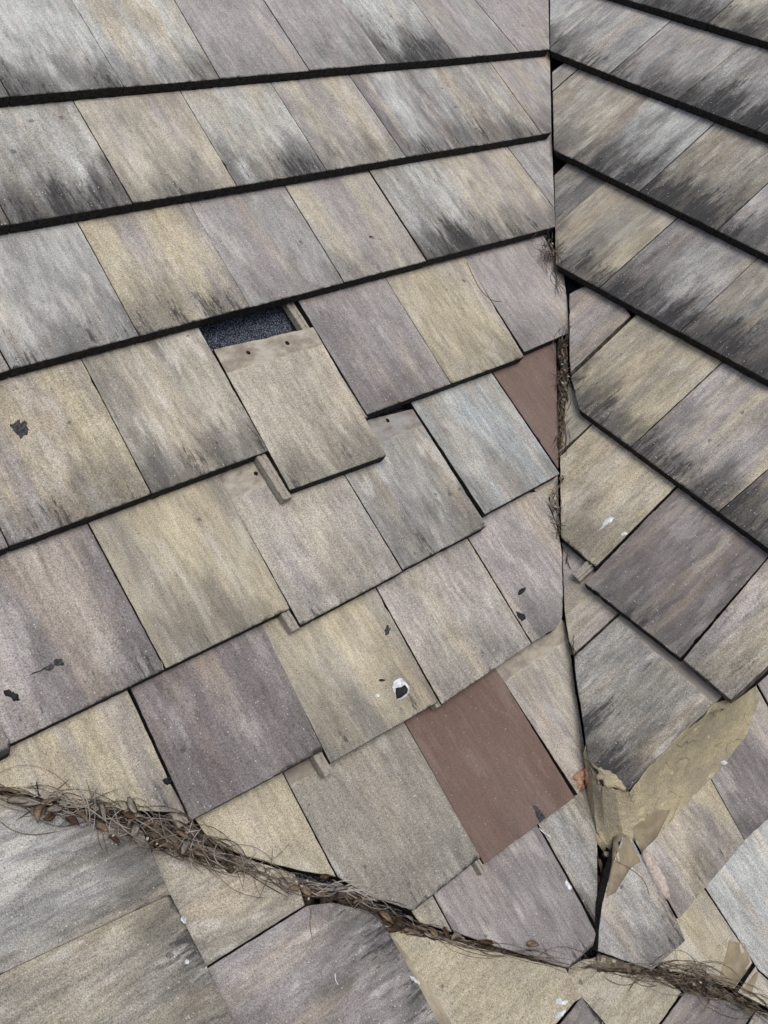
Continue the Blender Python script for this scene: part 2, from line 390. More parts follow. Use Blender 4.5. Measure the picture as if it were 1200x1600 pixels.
# a course of full tiles between seams; a seam is (bottom pixel, top pixel)
def course(row, seams, specs, vclip=None, keep=None, head=.075, expo=EXPO, group=None, upper=None):
    L = []
    for b, t in seams:
        pb, pt = row.at(b), row.at(t)
        k = (pt[0] - pb[0]) / (pt[1] - pb[1]); L.append((pb, k))
    out = []
    for i, spec in enumerate(specs):
        if spec is None: out.append(None); continue
        (pa, ka), (pb, kb) = L[i], L[i + 1]
        f = lambda p, k, v: (p[0] + k * (v - p[1]), v)
        drop = spec[5].get('drop', 0) if len(spec) > 5 else 0
        va, vb = row.vn(pa[0]) + drop, row.vn(pb[0]) + drop
        ha, hb = va - expo - head, vb - expo - head
        if len(spec) > 5 and 'headpx' in spec[5]:
            ha = hb = row.at(spec[5]['headpx'])[1]
        poly = [f(pa, ka, va), f(pb, kb, vb), f(pb, kb, hb), f(pa, ka, ha)]
        if vclip is not None:
            for c in vclip: poly = clip(poly, row.at(c[0]), row.at(c[1]), row.at(c[2]))
        if len(poly) < 3 or abs(area(poly)) < 2e-4: out.append(None); continue
        kw = {k: v for k, v in (spec[5] if len(spec) > 5 else {}).items() if k not in ('drop', 'headpx')}
        out.append(tile(row, poly, spec[1], spec[0], spec[2], spec[3], group=group, wash=spec[4], **kw))
    return out
def free_tile(row, pts, tints, label, stain=.4, bloom=.4, up=.07, cleanpx=None, **kw):
    """explicit visible outline in pixels; a third value 1 sends that corner uphill, under the course above"""
    poly = []
    for p in pts:
        u, v = row.at(p[:2])
        if len(p) > 2: v -= up * p[2]
        poly.append((u, v))
    t_ = tile(row, poly, tints, label, stain, bloom, **kw)
    if cleanpx:
        bpy.context.view_layer.update(); t_[0]['clean'] = float((row.P(*row.at(cleanpx)) - t_[1][3]).dot(t_[1][1]))
    return t_

# ------------------------------------------------------------------ decks under the tiles
deck = bpy.data.objects.new('roof_deck', None); C.objects.link(deck); deck.location = TOW @ Vector((.5, 1.4, .3))
tag(deck, 'blue-black granulated roof deck showing through the gap above the slipped tile', 'roof deck')
bpy.context.view_layer.update()
def slab(name, sl, px, h, thick, mat, parent, step=None):
    P = [sl.at(p, h) for p in px]; bm = bmesh.new()
    a = [bm.verts.new(TOW @ p) for p in P]; b = [bm.verts.new(TOW @ (p - UP * thick)) for p in P]
    bm.faces.new(a); bm.faces.new(b[::-1])
    for i in range(len(P)): j = (i + 1) % len(P); bm.faces.new((a[j], a[i], b[i], b[j]))
    bmesh.ops.recalc_face_normals(bm, faces=bm.faces[:])
    me = bpy.data.meshes.new(name); bm.to_mesh(me); bm.free()
    o = link(name, me, mat); o.parent = parent; o.matrix_parent_inverse = parent.matrix_world.inverted(); return o
slab('underlay', LEFT, [(-250, -60), (1000, -60), (1000, 900), (1200, 1500), (1300, 1750), (-250, 1750)], -.076, .05, M_FELT, deck)
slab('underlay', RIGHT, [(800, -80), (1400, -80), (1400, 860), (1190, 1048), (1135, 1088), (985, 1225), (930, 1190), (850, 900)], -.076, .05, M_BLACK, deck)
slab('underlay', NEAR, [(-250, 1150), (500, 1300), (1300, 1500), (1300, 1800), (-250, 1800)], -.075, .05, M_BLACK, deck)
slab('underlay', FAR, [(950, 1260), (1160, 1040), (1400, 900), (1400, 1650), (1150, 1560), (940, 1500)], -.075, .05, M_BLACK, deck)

# ------------------------------------------------------------------ left slope
GL = 'flat concrete tiles on the left slope'; GR = 'flat concrete tiles on the right slope'
GN = 'flat concrete tiles on the near slope'; GF = 'flat concrete tiles on the far slope beyond the mortar'
L0 = Row(LEFT, [(15, 150), (194, 136), (345, 124), (485, 112), (606, 102), (714, 90), (858, 77)])
course(L0, [((-190, 170), (-330, 10)), ((15, 150), (0, 125)), ((194, 136), (112, 0)), ((345, 124), (273, 0)), ((485, 112), (412, 0)), ((606, 102), (533, 0)), ((714, 90), (646, 0)), ((812, 82), (742, 0)), ((1010, 60), (940, -14))],
 [('dark grey sliver of a tile at the left frame edge in the top course', 'mg pk', .8, .3, 1),
  ('pale silvery tile with black drips near its nose, first whole one of the top course', 'lg lg', .95, 1, 1),
  ('pale grey and cream tile beside the silvery one in the top course', 'lg cr', .65, 1, 1),
  ('plain mauve-grey tile third from the left in the top course', 'pk mg', .25, .35, .8),
  ('mauve-grey tile with a faint pale streak, fourth from the left in the top course', 'mg pk', .35, .4, .8),
  ('blue-grey tile with heavy black streaks in the top course', 'lg mg', 1.15, .8, 1.1),
  ('light mauve tile right of the black streaked tile in the top course', 'pk mg', .3, .5, .8),
  ('light mauve cut tile against the valley in the top course', 'pk pk', .3, .4, .8)],
 [((857, -40), (859, 78), (500, 50))], group=GL)
L1 = Row(LEFT, [(15, 348), (208, 319), (372, 294), (513, 271), (635, 247), (746, 228), (861, 206)])
course(L1, [((-190, 380), (-330, 190)), ((15, 348), (0, 320)), ((208, 319), (115, 160)), ((372, 294), (283, 146)), ((513, 271), (425, 133)), ((635, 247), (550, 125)), ((746, 228), (662, 110)), ((846, 209), (765, 97)), ((940, 190), (860, 84))],
 [('dark corner of a tile at the left frame edge in the second course', 'gg mg', 1, .3, 1),
  ('silvery tile with a fan of black drips along its nose in the second course', 'lg gg', 1.1, .9, 1),
  ('sandy pink tile right of the silvery dripped one in the second course', 'cr pk', .5, .4, .9),
  ('cream and grey tile with black nose marks, third whole one of the second course', 'cr lg', .9, .7, 1),
  ('sandy tile with thin grey lines in the middle of the second course', 'cr pk', .5, .5, .9),
  ('blue-grey tile darkening to purple at its nose in the second course', 'lg pu', .85, .8, 1),
  ('cream tile with olive grime at its nose near the valley in the second course', 'cr mg', .95, .7, 1),
  ('grey-mauve cut tile at the valley in the second course', 'pk mg', .6, .3, 1)],
 [((859, 60), (862, 208), (500, 150))], group=GL)
L2 = Row(LEFT, [(15, 575), (217, 524), (393, 484), (540, 444), (669, 410), (784, 378), (867, 351)])
course(L2, [((-190, 625), (-330, 400)), ((15, 575), (0, 548)), ((217, 524), (121, 348)), ((393, 484), (298, 321)), ((540, 444), (456, 308)), ((669, 410), (579, 271)), ((784, 378), (695, 247)), ((884, 349), (792, 229)), ((980, 320), (890, 205))],
 [('mauve corner of a tile at the left frame edge in the third course', 'pk mg', .4, .3, 1),
  ('wide pale grey tile, first whole one of the third course', 'lg mg', .6, .8, 1),
  ('sandy yellow tile with brown-black run-off lines in the third course', 'ye pk', .75, .4, 1),
  ('smooth light mauve tile above the open gap in the third course', 'pk mg', .35, .6, .8),
  ('mauve tile with a curled black leaf on it in the third course', 'pk cr', .3, .3, .7),
  ('grey tile with the heaviest black smears in the third course', 'lg gg', 1.25, .8, 1.1),
  ('cream tile with yellow patches beside the black smeared one in the third course', 'cr pk', .7, .6, 1),
  ('narrow mauve wedge of tile against the valley in the third course', 'pk mg', .4, .3, 1)],
 [((862, 208), (868, 353), (500, 300))], group=GL)
L3 = Row(LEFT, [(12, 850), (236, 771), (423, 710), (577, 654), (706, 601), (817, 553)])
r3 = course(L3, [((-220, 930), (-330, 650)), ((12, 850), (0, 825)), ((236, 771), (127, 562)), ((423, 710), (313, 517))],
 [('mauve sliver at the left frame edge in the fourth course', 'pk mg', .4, .2, 1),
  ('sandy tile with a dark round lichen spot and mauve right side', 'ye pk', .7, .5, 1),
  ('tan tile with a broad white smear, left of the slipped tile with nail holes', 'cr gg', .9, 1.0, 1)], group=GL)
r3b = course(L3, [((577, 654), (470, 478)), ((706, 601), (606, 441)), ((817, 553), (727, 401))],
 [('mauve-grey tile with dark grain to the right of the open gap', 'pu pk', .45, .5, .9),
  ('honey coloured tile between two mauve ones in the fourth course', 'ye pk', .5, .5, .9)], group=GL)
side_lap(r3b[0][0], r3b[0][1][4][0][0] * 0 - .1505, -.0, .40, .03)
free_tile(L3, [(727, 401, 1), (822, 372, 1), (849, 365), (866, 402), (882, 430), (888, 480), (890, 520), (820, 550)], 'pk pk', 'mauve cut tile under the twig at the valley, end of the fourth course', .4, .3, wash=.8, group=GL)
slipA, fA = free_tile(L3, [(333, 545), (490, 510), (605, 712), (453, 766)], 'cr gy', 'slipped sandy tile with two nail holes and its bare head showing below the gap', .55, .3, cleanpx=(422, 563), wash=.9, group=GL, jig=0)
nail_hole(slipA, L3, (388, 551)); nail_hole(slipA, L3, (449, 536))
side_lap(slipA, min(p[0] for p in fA[4]) + .001, min(p[1] for p in fA[4]) - .002, .30, .03)
L4 = Row(LEFT, [(18, 1167), (257, 1043), (453, 950), (630, 890), (757, 812), (874, 741)])
L4 = Row(LEFT, [(18, 1167), (257, 1043), (453, 950), (757, 806)])
free_tile(L4, [(-60, 1025), (0, 1125), (18, 1165), (17, 1177), (-60, 1215)], 'pu pk', 'purple corner of a tile at the left frame edge, fifth course', .5, .2, group=GL)
r4 = course(L4, [((18, 1167), (-120, 920)), ((257, 1043), (137, 817)), ((453, 950), (342, 746))],
 [('large mauve-grey tile with two tarry smudges near the left frame edge', 'pu pk', .45, .5, .9),
  ('sand-grey tile left of the step in the fifth course', 'ye gg', .5, .5, .9)], group=GL)
slipB, fB = free_tile(L4, [(342, 746, 1), (540, 743, .6), (630, 893), (470, 978)], 'cr pk', 'slipped sandy mauve tile below the slipped tile with nail holes', .45, .4, cleanpx=(393, 767), wash=.9, group=GL, jig=0)
nail_hole(slipB, L4, (400, 740))
side_lap(slipB, min(p[0] for p in fB[4]) + .001 + .0, min(p[1] for p in fB[4]) - .002, .26, .028)
slipC, fC = free_tile(L4, [(540, 743, .4), (574, 655, 0), (645, 638, 0), (762, 822), (630, 891)], 'mg gg', 'green-grey tile with a bare head strip and nail hole beside the pale blue tile', .55, .8, cleanpx=(627, 678), group=GL, jig=0)
nail_hole(slipC, L4, (606, 657))
free_tile(L4, [(648, 640, .6), (768, 582, .6), (875, 741), (757, 805)], 'bl gg', 'pale blue-grey tile pointing at the valley beside the smooth brown triangle', .35, .9, group=GL)
free_tile(L4, [(769, 582, .6), (875, 536, .3), (873, 734)], 'b2 b2', 'smooth reddish-brown triangular cut tile at the valley', 0, .05, wash=.35, grain=.45, nose=0, group=GL)
L5 = Row(LEFT, [(300, 1288), (503, 1167), (690, 1075), (831, 1003)])
free_tile(L5, [(-40, 1207, 1), (202, 1073, 1), (289, 1271), (133, 1264), (0, 1232), (-40, 1222)], 'ye pk', 'large sandy yellow tile cut along the needle-filled valley', .45, .5, wash=.9, group=GL)
r5 = course(L5, [((300, 1288), (202, 1073)), ((503, 1167), (412, 980))],
 [('dark purple tile with an even face above the debris line', 'dp pu', .25, .3, .9)], group=GL)
side_lap(r5[0][0], min(p[0] for p in r5[0][1][4]) + .001, .012, .2, .03)
slipD, fD = free_tile(L5, [(412, 980, 1), (592, 922, 1), (686, 1097), (517, 1193)], 'ye gg', 'yellow tile with the black and white bird dropping', .4, .3, wash=.9, group=GL, jig=0)
side_lap(slipD, min(p[0] for p in fD[4]) + .001, min(p[1] for p in fD[4]) - .002, .24, .028)
slipE, fE = free_tile(L5, [(593, 922, 1), (745, 862, 1), (831, 1006), (691, 1101)], 'cr pk', 'pinkish tile with a creamy streak down its middle above the brown tile', .35, .7, group=GL, jig=0)
side_lap(slipE, min(p[0] for p in fE[4]) + .001, min(p[1] for p in fE[4]) - .001, .20, .016)
free_tile(L5, [(836, 770, .2), (876, 742, .2), (874, 830), (859, 792)], 'gy pk', 'small tan head scrap under the point of the pale blue-grey tile', .2, .1, group=GL)
free_tile(L5, [(747, 862, 1), (790, 790, .5), (838, 768), (857, 790), (873, 830), (878, 862), (880, 925), (879, 966), (868, 984), (832, 1005)], 'pk pk', 'mauve cut tile with chipped edge and two black flakes at the valley', .5, .6, group=GL, chip=2)
L6 = Row(LEFT, [(647, 1424), (752, 1340), (898, 1245)])
free_tile(L6, [(303, 1290, 1), (446, 1212, 1), (526, 1371), (470, 1362), (380, 1338), (330, 1318)], 'ye gy', 'yellow triangular cut tile between the dark purple tile and the needles', .2, .4, wash=.8, group=GL)
free_tile(L6, [(447, 1212, 1), (637, 1134, 1), (752, 1340), (647, 1424), (580, 1402), (528, 1371)], 'gg gg', 'green-grey tile left of the smooth brown tile', .4, .6, wash=.8, cleanpx=(478, 1216), group=GL)
slipF, fF = free_tile(L6, [(638, 1134, 1), (786, 1060, 1), (899, 1246), (757, 1351)], 'br b2', 'smooth chocolate brown replacement tile with a black spike mark', 0, .1, wash=.35, grain=.45, nose=0, group=GL, jig=0)
side_lap(slipF, min(p[0] for p in fF[4]) + .001, min(p[1] for p in fF[4]) - .001, .16, .018)
free_tile(L6, [(784, 1062, 1), (868, 975, 1), (882, 972), (889, 1003), (894, 1040), (900, 1085), (911, 1150), (918, 1205), (903, 1243)], 'gy pk', 'long tapering cut tile right of the chocolate brown tile', .3, .6, cleanpx=(837, 1033), group=GL, chip=1.5)
L7 = Row(LEFT, [(887, 1514), (928, 1477)]); L7.b = L6.b; u_, v_ = LEFT.uv(LEFT.at((900, 1503))); L7.a = v_ - L7.b * u_
free_tile(L7, [(640, 1432, 1), (680, 1400, 1), (708, 1458), (655, 1442)], 'gg gy', 'small olive-grey cut piece between the green-grey tile and the purple one', .3, .3, group=GL)
free_tile(L7, [(681, 1400, 1), (757, 1350, 1), (843, 1291, 1), (903, 1403), (931, 1458), (928, 1477), (888, 1514), (800, 1487), (709, 1457)], 'pk pu', 'mauve tile under the chocolate brown one, cut along the lower valley', .35, .6, group=GL)
free_tile(L7, [(845, 1291, 1), (898, 1246, 1), (925, 1220, .4), (932, 1262), (934, 1310), (934, 1452), (905, 1400)], 'gg mg', 'mottled olive and black cut tile left of the open hole', 1.0, .5, group=GL, wash=1.2)

# ------------------------------------------------------------------ right slope
Rm = Row(RIGHT, [(972, 0), (1111, 32), (1200, 70)])
course(Rm, [((890, -28), (925, -60)), ((1003, 6), (1038, -26)), ((1111, 32), (1146, 0)), ((1228, 82), (1262, 50))],
 [('thin dark nose corner at the top frame edge left of the dark blue-grey tile', 'mg dk', 1.1, .5, 1),
  ('dark blue-grey tile at the top frame edge of the right slope', 'mg mg', 1.1, .5, 1),
  ('greenish cream tile in the top right corner', 'cr gg', 1.0, .7, 1)], group=GR)
Ra = Row(RIGHT, [(858, 81), (951, 116), (1059, 155), (1179, 206)])
course(Ra, [((770, 60), (860, -20)), ((861, 74), (950, 0)), ((951, 116), (1056, 26)), ((1059, 155), (1167, 65)), ((1179, 206), (1200, 188)), ((1310, 262), (1425, 165))],
 [('pale blue-grey triangle of tile in the top corner of the valley', 'lg mg', 1.0, .9, 1),
  ('light grey tile touching the valley in the upper right course', 'lg mg', .7, .7, 1),
  ('lilac-grey tile with dark dashes, second of the upper right course', 'mg pk', .9, .6, 1),
  ('charcoal streaked tile, third of the upper right course', 'mg dk', 1.35, .6, 1.1),
  ('dark edge of a tile at the right frame side of the upper right course', 'mg dk', 1.1, .5, 1)],
 [((859, -60), (859, 84), (1000, 50))], group=GR)
Rb = Row(RIGHT, [(864, 234), (893, 249), (1000, 299), (1119, 361)])
course(Rb, [((760, 190), (800, 160)), ((861, 145), (899, 112)), ((893, 249), (1004, 150)), ((1000, 299), (1116, 193)), ((1119, 361), (1200, 286)), ((1255, 433), (1345, 345))],
 [('small grey triangle of tile beside the valley under the upper right course', 'gg mg', .5, .4, 1),
  ('cream tile with a dark smudge, first of the second right course', 'cr gg', .65, .6, 1),
  ('blue-grey black-streaked tile, second of the second right course', 'lg dk', 1.15, .6, 1),
  ('olive-grey tile streaked black, third of the second right course', 'gg gg', 1.2, .7, 1),
  ('grey tile at the right frame side of the second right course', 'mg pk', 1.0, .5, 1)],
 [((861, 60), (865, 236), (1000, 200))], group=GR)
Rc = Row(RIGHT, [(867, 415), (937, 449), (1061, 520)])
course(Rc, [((770, 370), (800, 340)), ((873, 349), (942, 288)), ((937, 449), (1056, 343)), ((1061, 520), (1183, 404)), ((1200, 606), (1300, 500))],
 [('mossy dark grey triangle of tile beside the valley, third right course', 'gg dk', 1.1, .4, 1),
  ('olive cream tile with a yellow corner, above the black hole in the valley', 'gg ye', .95, .4, 1),
  ('dark lilac-grey tile with black streaks, second of the third right course', 'pu mg', 1.1, .4, 1),
  ('grey-green tile with black speckles at the right frame side', 'gg dk', 1.1, .5, 1)],
 [((864, 200), (868, 418), (1000, 400))], group=GR)
Rd = Row(RIGHT, [(903, 642), (985, 697), (1125, 798), (1200, 862)])
free_tile(Rd, [(889, 459), (908, 449), (935, 450, .5), (986, 493), (891, 582), (889, 560)], 'pk pu', 'mauve-grey cut piece below the black hole in the valley', .2, .3, group=GR, edge=M_CUT)
course(Rd, [((894, 586), (989, 496)), ((987, 697), (1122, 572)), ((1125, 798), (1200, 733)), ((1283, 915), (1370, 840))],
 [('cream tile with olive-black nose and broken left edge on the right slope', 'ye gg', 1.0, .7, 1, {'chip': 1.5}),
  ('sandy yellow and mauve tile in the middle of the right slope', 'ye pk', .95, .7, 1),
  ('charcoal mottled tile at the right frame side, fourth right course', 'gg dk', 1.2, .5, 1.1)],
 [((890, 585), (905, 644), (1000, 600))], group=GR)
Re = Row(RIGHT, [(875, 844), (933, 886)]); Re.b = Rd.b; u_, v_ = RIGHT.uv(RIGHT.at((905, 865))); Re.a = v_ - Re.b * u_
free_tile(Re, [(881, 655), (884, 620), (888, 598), (905, 640, .3), (926, 662), (874, 708)], 'gg gy', 'olive-grey sliver of tile under the broken corner by the valley', .3, .2, group=GR, edge=M_CUT)
r_e = course(Re, [((820, 765), (876, 711)), ((932, 885), (1053, 763))],
 [('pale cream tile with a white bird splash on the right slope', 'ye gy', .35, .5, .9)],
 [((874, 690), (876, 846), (1000, 800))], group=GR)
slipG, fG = free_tile(Re, [(1053, 763, 1), (1197, 869, .7), (1063, 1029), (912, 911)], 'dp pu', 'dark purple slipped tile lying proud of its neighbours on the right slope', .45, .35, wash=.9, group=GR, jig=0, chip=1.6)
side_lap(slipG, min(p[0] for p in fG[4]) + .001, min(p[1] for p in fG[4]) - .001, .22, .026)
free_tile(Re, [(1197, 871, .5), (1290, 950, .5), (1200, 1041), (1142, 1095), (1066, 1031)], 'pk ye', 'mauve-grey tile with a sandy patch at the mortared right end', .45, .6, group=GR, edge=M_CUT)
Rf = Row(RIGHT, [(875, 844), (933, 886)]); Rf.b = Re.b; Rf.a = Re.a + EXPO
free_tile(Rf, [(877, 847), (900, 850, .5), (1000, 928), (896, 1023), (888, 1000), (881, 955), (879, 900)], 'pk gy', 'mauve cut piece below the pale cream tile at the valley', .25, .2, group=GR, edge=M_CUT)
free_tile(Rf, [(1000, 931), (1163, 1053), (1118, 1100), (1060, 1152), (981, 1237), (940, 1226), (918, 1185), (906, 1100), (899, 1060), (897, 1026)], 'gg mg', 'big black and silver mottled tile bedded in ochre mortar', 1.1, .9, cleanpx=(1042, 1035), group=GR, wash=1.2, chip=1.5, edge=M_CUT)

# ------------------------------------------------------------------ far slope beyond the mortar
Fa = Row(FAR, [(1059, 1438), (1164, 1315), (1200, 1283)])
Fb = Row(FAR, [(1059, 1438), (1164, 1315), (1200, 1283)]); Fb.a += EXPO
free_tile(Fa, [(1020, 1270), (1130, 1150), (1110, 1217), (1164, 1314), (1060, 1437), (988, 1308)], 'ye pk', 'sandy pink tile beside the small grey slipped piece, below the mortar', .35, .7, group=GF)
free_tile(Fa, [(1111, 1216), (1100, 1170), (1120, 1100), (1177, 1063), (1200, 1104), (1290, 1030), (1340, 1150), (1165, 1314)], 'pu pk', 'purple tile with black mould blotches at the right frame side', .9, .5, group=GF)
free_tile(Fa, [(1178, 1060), (1290, 940), (1340, 1010), (1202, 1103)], 'pk mg', 'mauve corner of a tile above the mould-blotched one at the right frame side', .3, .3, group=GF)
free_tile(Fb, [(1030, 1452, .5), (1059, 1438, 1), (1107, 1395, 1), (1176, 1503), (1147, 1546), (1110, 1534), (1030, 1512)], 'ye gy', 'sandy tile with a rectangle of grey cement beside the dark crack', .3, .6, group=GF)
free_tile(Fb, [(1109, 1394, 1), (1165, 1316, 1), (1260, 1220, 1), (1300, 1480), (1250, 1570), (1184, 1515)], 'bl lg', 'pale blue-grey tile at the lower right frame side', .45, .9, group=GF)
free_tile(Fb, [(1181, 1508), (1185, 1517), (1250, 1574), (1250, 1600), (1152, 1551)], 'gy cr', 'small sandy cut piece right of the dark crack', .1, .2, group=GF)
free_tile(Fa, [(943, 1404), (959, 1345), (976, 1296), (987, 1309), (1059, 1438), (1072, 1470), (1019, 1517), (934, 1487), (937, 1440)], 'mg gg', 'small grey five-sided slipped piece right of the open hole', .7, .6, group=GF, chip=1.5, jig=0)

# ------------------------------------------------------------------ near slope at the bottom
N1 = Row(NEAR, [(227, 1303), (263, 1387), (367, 1593)])
free_tile(N1, [(-150, 1592), (0, 1522), (266, 1397), (222, 1296), (170, 1285), (100, 1268), (0, 1240), (-150, 1200)], 'gg mg', 'large grey tile with black sooty smears under the needles in the lower left corner', .85, 1.0, group=GN, wash=1.2, gap=.0003, chip=.4)
free_tile(N1, [(-150, 1592), (0, 1522), (266, 1397), (370, 1600), (430, 1720), (-100, 1850)], 'ye gg', 'large ochre-grey tile in the bottom left corner', .6, .8, group=GN, wash=1.1, gap=.0003, chip=.4)
N2 = Row(NEAR, [(590, 1427), (640, 1512), (690, 1602)])
free_tile(N2, [(325, 1507, 1), (478, 1414), (462, 1365), (390, 1342), (300, 1315), (226, 1296, 1)], 'gg gy', 'pale olive-grey tile below the knot of needles', .55, .9, group=GN)
free_tile(N2, [(326, 1509, 1), (479, 1415), (520, 1410), (590, 1427), (640, 1512), (690, 1602), (750, 1710), (430, 1730, 1)], 'pk pu', 'mauve tile with dark stains along its nose at the bottom middle', .85, .9, group=GN)
N3 = Row(NEAR, [(883, 1513), (908, 1554), (935, 1590)]); N3.b = N2.b; u_, v_ = NEAR.uv(NEAR.at((908, 1554))); N3.a = v_ - N3.b * u_
yl = free_tile(N3, [(590, 1427, .5), (620, 1440), (650, 1452), (745, 1480), (884, 1512), (908, 1555), (870, 1601), (830, 1655), (700, 1640, 1)], 'ye ye', 'bright sandy yellow tile in the middle of the bottom edge', .3, .2, cleanpx=(660, 1530), group=GN, wash=.7)
free_tile(N3, [(909, 1556), (940, 1590), (985, 1650), (880, 1680), (872, 1602)], 'pk pu', 'small mauve corner right of the bright yellow tile', .3, .4, group=GN)
N4 = Row(NEAR, [(908, 1554)]); N4.b = N3.b; N4.a = N3.a + EXPO
free_tile(N4, [(880, 1514, .5), (905, 1500), (940, 1490), (1015, 1512), (1067, 1550), (1031, 1601), (1000, 1650), (908, 1555, .8)], 'gy ye', 'sandy tile under the hole and the lower valley', .3, .3, group=GN)
free_tile(N4, [(1068, 1551), (1060, 1540), (1180, 1578), (1166, 1601), (1130, 1660), (1032, 1601)], 'pu dp', 'dark purple piece below the knot of needles at the bottom right', .5, .3, group=GN)
free_tile(N4, [(1181, 1578), (1260, 1600), (1260, 1660), (1140, 1660), (1167, 1602)], 'mg gg', 'grey corner of a tile in the bottom right corner', .5, .3, group=GN)

# ------------------------------------------------------------------ mortar, stains and litter, laid on the finished tiles
bpy.context.view_layer.update()
def cast(p):
    o = TOW @ EYE; d = (SPIN @ ray(p)).normalized()
    ok, loc, nor, i, ob, m = sc.ray_cast(bpy.context.evaluated_depsgraph_get(), o, d)
    if not ok: return None, None
    if nor.dot(d) > 0: nor = -nor
    return loc, nor
def nominal(p, slopes):
    best = None
    for s in slopes:
        X = s.at(p, -.012)
        if (X - EYE).dot(ray(p)) > 0 and (best is None or (X - EYE).length < (best - EYE).length): best = X
    return TOW @ best
WUP = Vector((0, 0, 1))
def ground(p, slopes=None):
    """point of the built roof seen at p, never deeper than the valley fill"""
    a, n = cast(p)
    if slopes:
        b = nominal(p, slopes); e = TOW @ EYE
        if a is None or (a - e).length > (b - e).length + .02: return b, WUP
    return a, n

def patch(name, outline, mat, h=.0010, rise=.001, parent=None, tagd=None, sub=3, jitter=1.2, body=.003):
    """thin lump lying on the roof; outline in pixels, refined and made ragged"""
    o2 = []
    n = len(outline); ph = random.random() * 50
    for i in range(n):
        a, b = outline[i], outline[(i + 1) % n]
        for k in range(sub):
            t = k / sub; x, y = a[0] + (b[0] - a[0]) * t, a[1] + (b[1] - a[1]) * t
            o2.append((x + noise.noise(Vector((x * .22, y * .22, ph))) * jitter, y + noise.noise(Vector((x * .22, y * .22, ph + 9))) * jitter))
    cx_, cy_ = sum(p[0] for p in o2) / len(o2), sum(p[1] for p in o2) / len(o2)
    bm = bmesh.new(); rings = []
    for f, hh in ((1.02, -body), (1, h), (.82, h + rise * .7), (.5, h + rise)):
        r = []
        for x, y in o2:
            q, nn = ground((cx_ + (x - cx_) * f, cy_ + (y - cy_) * f))
            r.append(bm.verts.new(q + nn * (hh + (random.random() * rise * .5 if hh > h else 0))))
        rings.append(r)
    q, nn = ground((cx_, cy_)); c = bm.verts.new(q + nn * (h + rise))
    m = len(o2)
    for a, b in zip(rings, rings[1:]):
        for i in range(m): j = (i + 1) % m; bm.faces.new((a[i], a[j], b[j], b[i]))
    for i in range(m): bm.faces.new((rings[-1][i], rings[-1][(i + 1) % m], c))
    bmesh.ops.recalc_face_normals(bm, faces=bm.faces[:])
    org = q.copy()
    for v in bm.verts: v.co -= org
    for f_ in bm.faces: f_.smooth = True
    me = bpy.data.meshes.new(name); bm.to_mesh(me); bm.free()
    o = link(name, me, mat)
    o.location = org
    if parent:
        bpy.context.view_layer.update(); o.parent = parent; o.matrix_parent_inverse = parent.matrix_world.inverted()
    if tagd: tag(o, *tagd)
    return o

def strip_mesh(name, A, B, mat, nu, nv, amp, skirt=.012, tagd=None, lift=.002, sag=0):
    """surface between two rails of 3-D points, roughened, with a skirt that closes it down"""
    def res(R, t):
        x = t * (len(R) - 1); i = min(int(x), len(R) - 2); return R[i].lerp(R[i + 1], x - i)
    grid = []
    for i in range(nu + 1):
        a, b = res(A, i / nu), res(B, i / nu); row = []
        for j in range(nv + 1):
            s = j / nv; p = a.lerp(b, s)
            e = min(1, 5 * s, 5 * (1 - s)); k = noise.noise(p * 17) * .6 + abs(noise.noise(p * 42)) * .6 - .2 + noise.noise(p * 110) * .18
            p = p + WUP * (lift + amp * k * (.12 + .88 * e) - sag * 4 * s * (1 - s))
            if j in (0, nv): p += (b - a).normalized() * noise.noise(p * 45) * .010
            row.append(p)
        grid.append(row)
    bm = bmesh.new(); V = [[bm.verts.new(p) for p in r] for r in grid]
    for i in range(nu):
        for j in range(nv): bm.faces.new((V[i][j], V[i + 1][j], V[i + 1][j + 1], V[i][j + 1]))
    rim = [V[i][0] for i in range(nu + 1)] + [V[nu][j] for j in range(1, nv + 1)] + [V[i][nv] for i in range(nu - 1, -1, -1)] + [V[0][j] for j in range(nv - 1, 0, -1)]
    low = [bm.verts.new(v.co - WUP * skirt) for v in rim]
    for i in range(len(rim)): j = (i + 1) % len(rim); bm.faces.new((rim[i], rim[j], low[j], low[i]))
    for f in bm.faces: f.smooth = True
    bmesh.ops.recalc_face_normals(bm, faces=bm.faces[:])
    me = bpy.data.meshes.new(name); bm.to_mesh(me); bm.free()
    o = link(name, me, mat)
    if tagd: tag(o, *tagd)
    return o
TR = [(1141, 1093), (1113, 1101), (1086, 1126), (1051, 1161), (1016, 1198), (983, 1237), (962, 1234), (941, 1228), (926, 1200), (918, 1180), (915, 1165)]
FT = [(1178, 1058), (1184, 1096), (1166, 1148), (1122, 1203), (1070, 1256), (1024, 1306), (975, 1308), (948, 1322), (932, 1304), (917, 1248), (913, 1180)]
def on(row, p, h): return TOW @ (row.P(*row.at(p)) + row.s.n * h)
A_ = [on(Rf, p, .003 if i < 5 else .0015) for i, p in enumerate(TR)]
B_ = []
for i, p in enumerate(FT): B_.append(on(Fa, p, .003) if i < 7 else on(L7, p, .003))
mortar = strip_mesh('mortar_fillet', A_, B_, M_MORTAR, 220, 46, .011, .03, ('rough ochre mortar fillet troweled along the broken end of the right slope', 'mortar'), sag=.014)
TAN = plain('tan_mortar_stain', lin((134, 124, 110)), lin((158, 148, 130)), 200, .001, .93, (lin((160, 140, 124)), 14, .6, .7))
bpy.context.view_layer.update()
patch('mortar_smear', [(919, 1186), (926, 1199), (938, 1200), (950, 1204), (962, 1210), (970, 1220), (983, 1236), (968, 1234), (950, 1230), (938, 1225), (926, 1205)], M_MORTAR, .002, .004, mortar, jitter=2.5, body=.002)
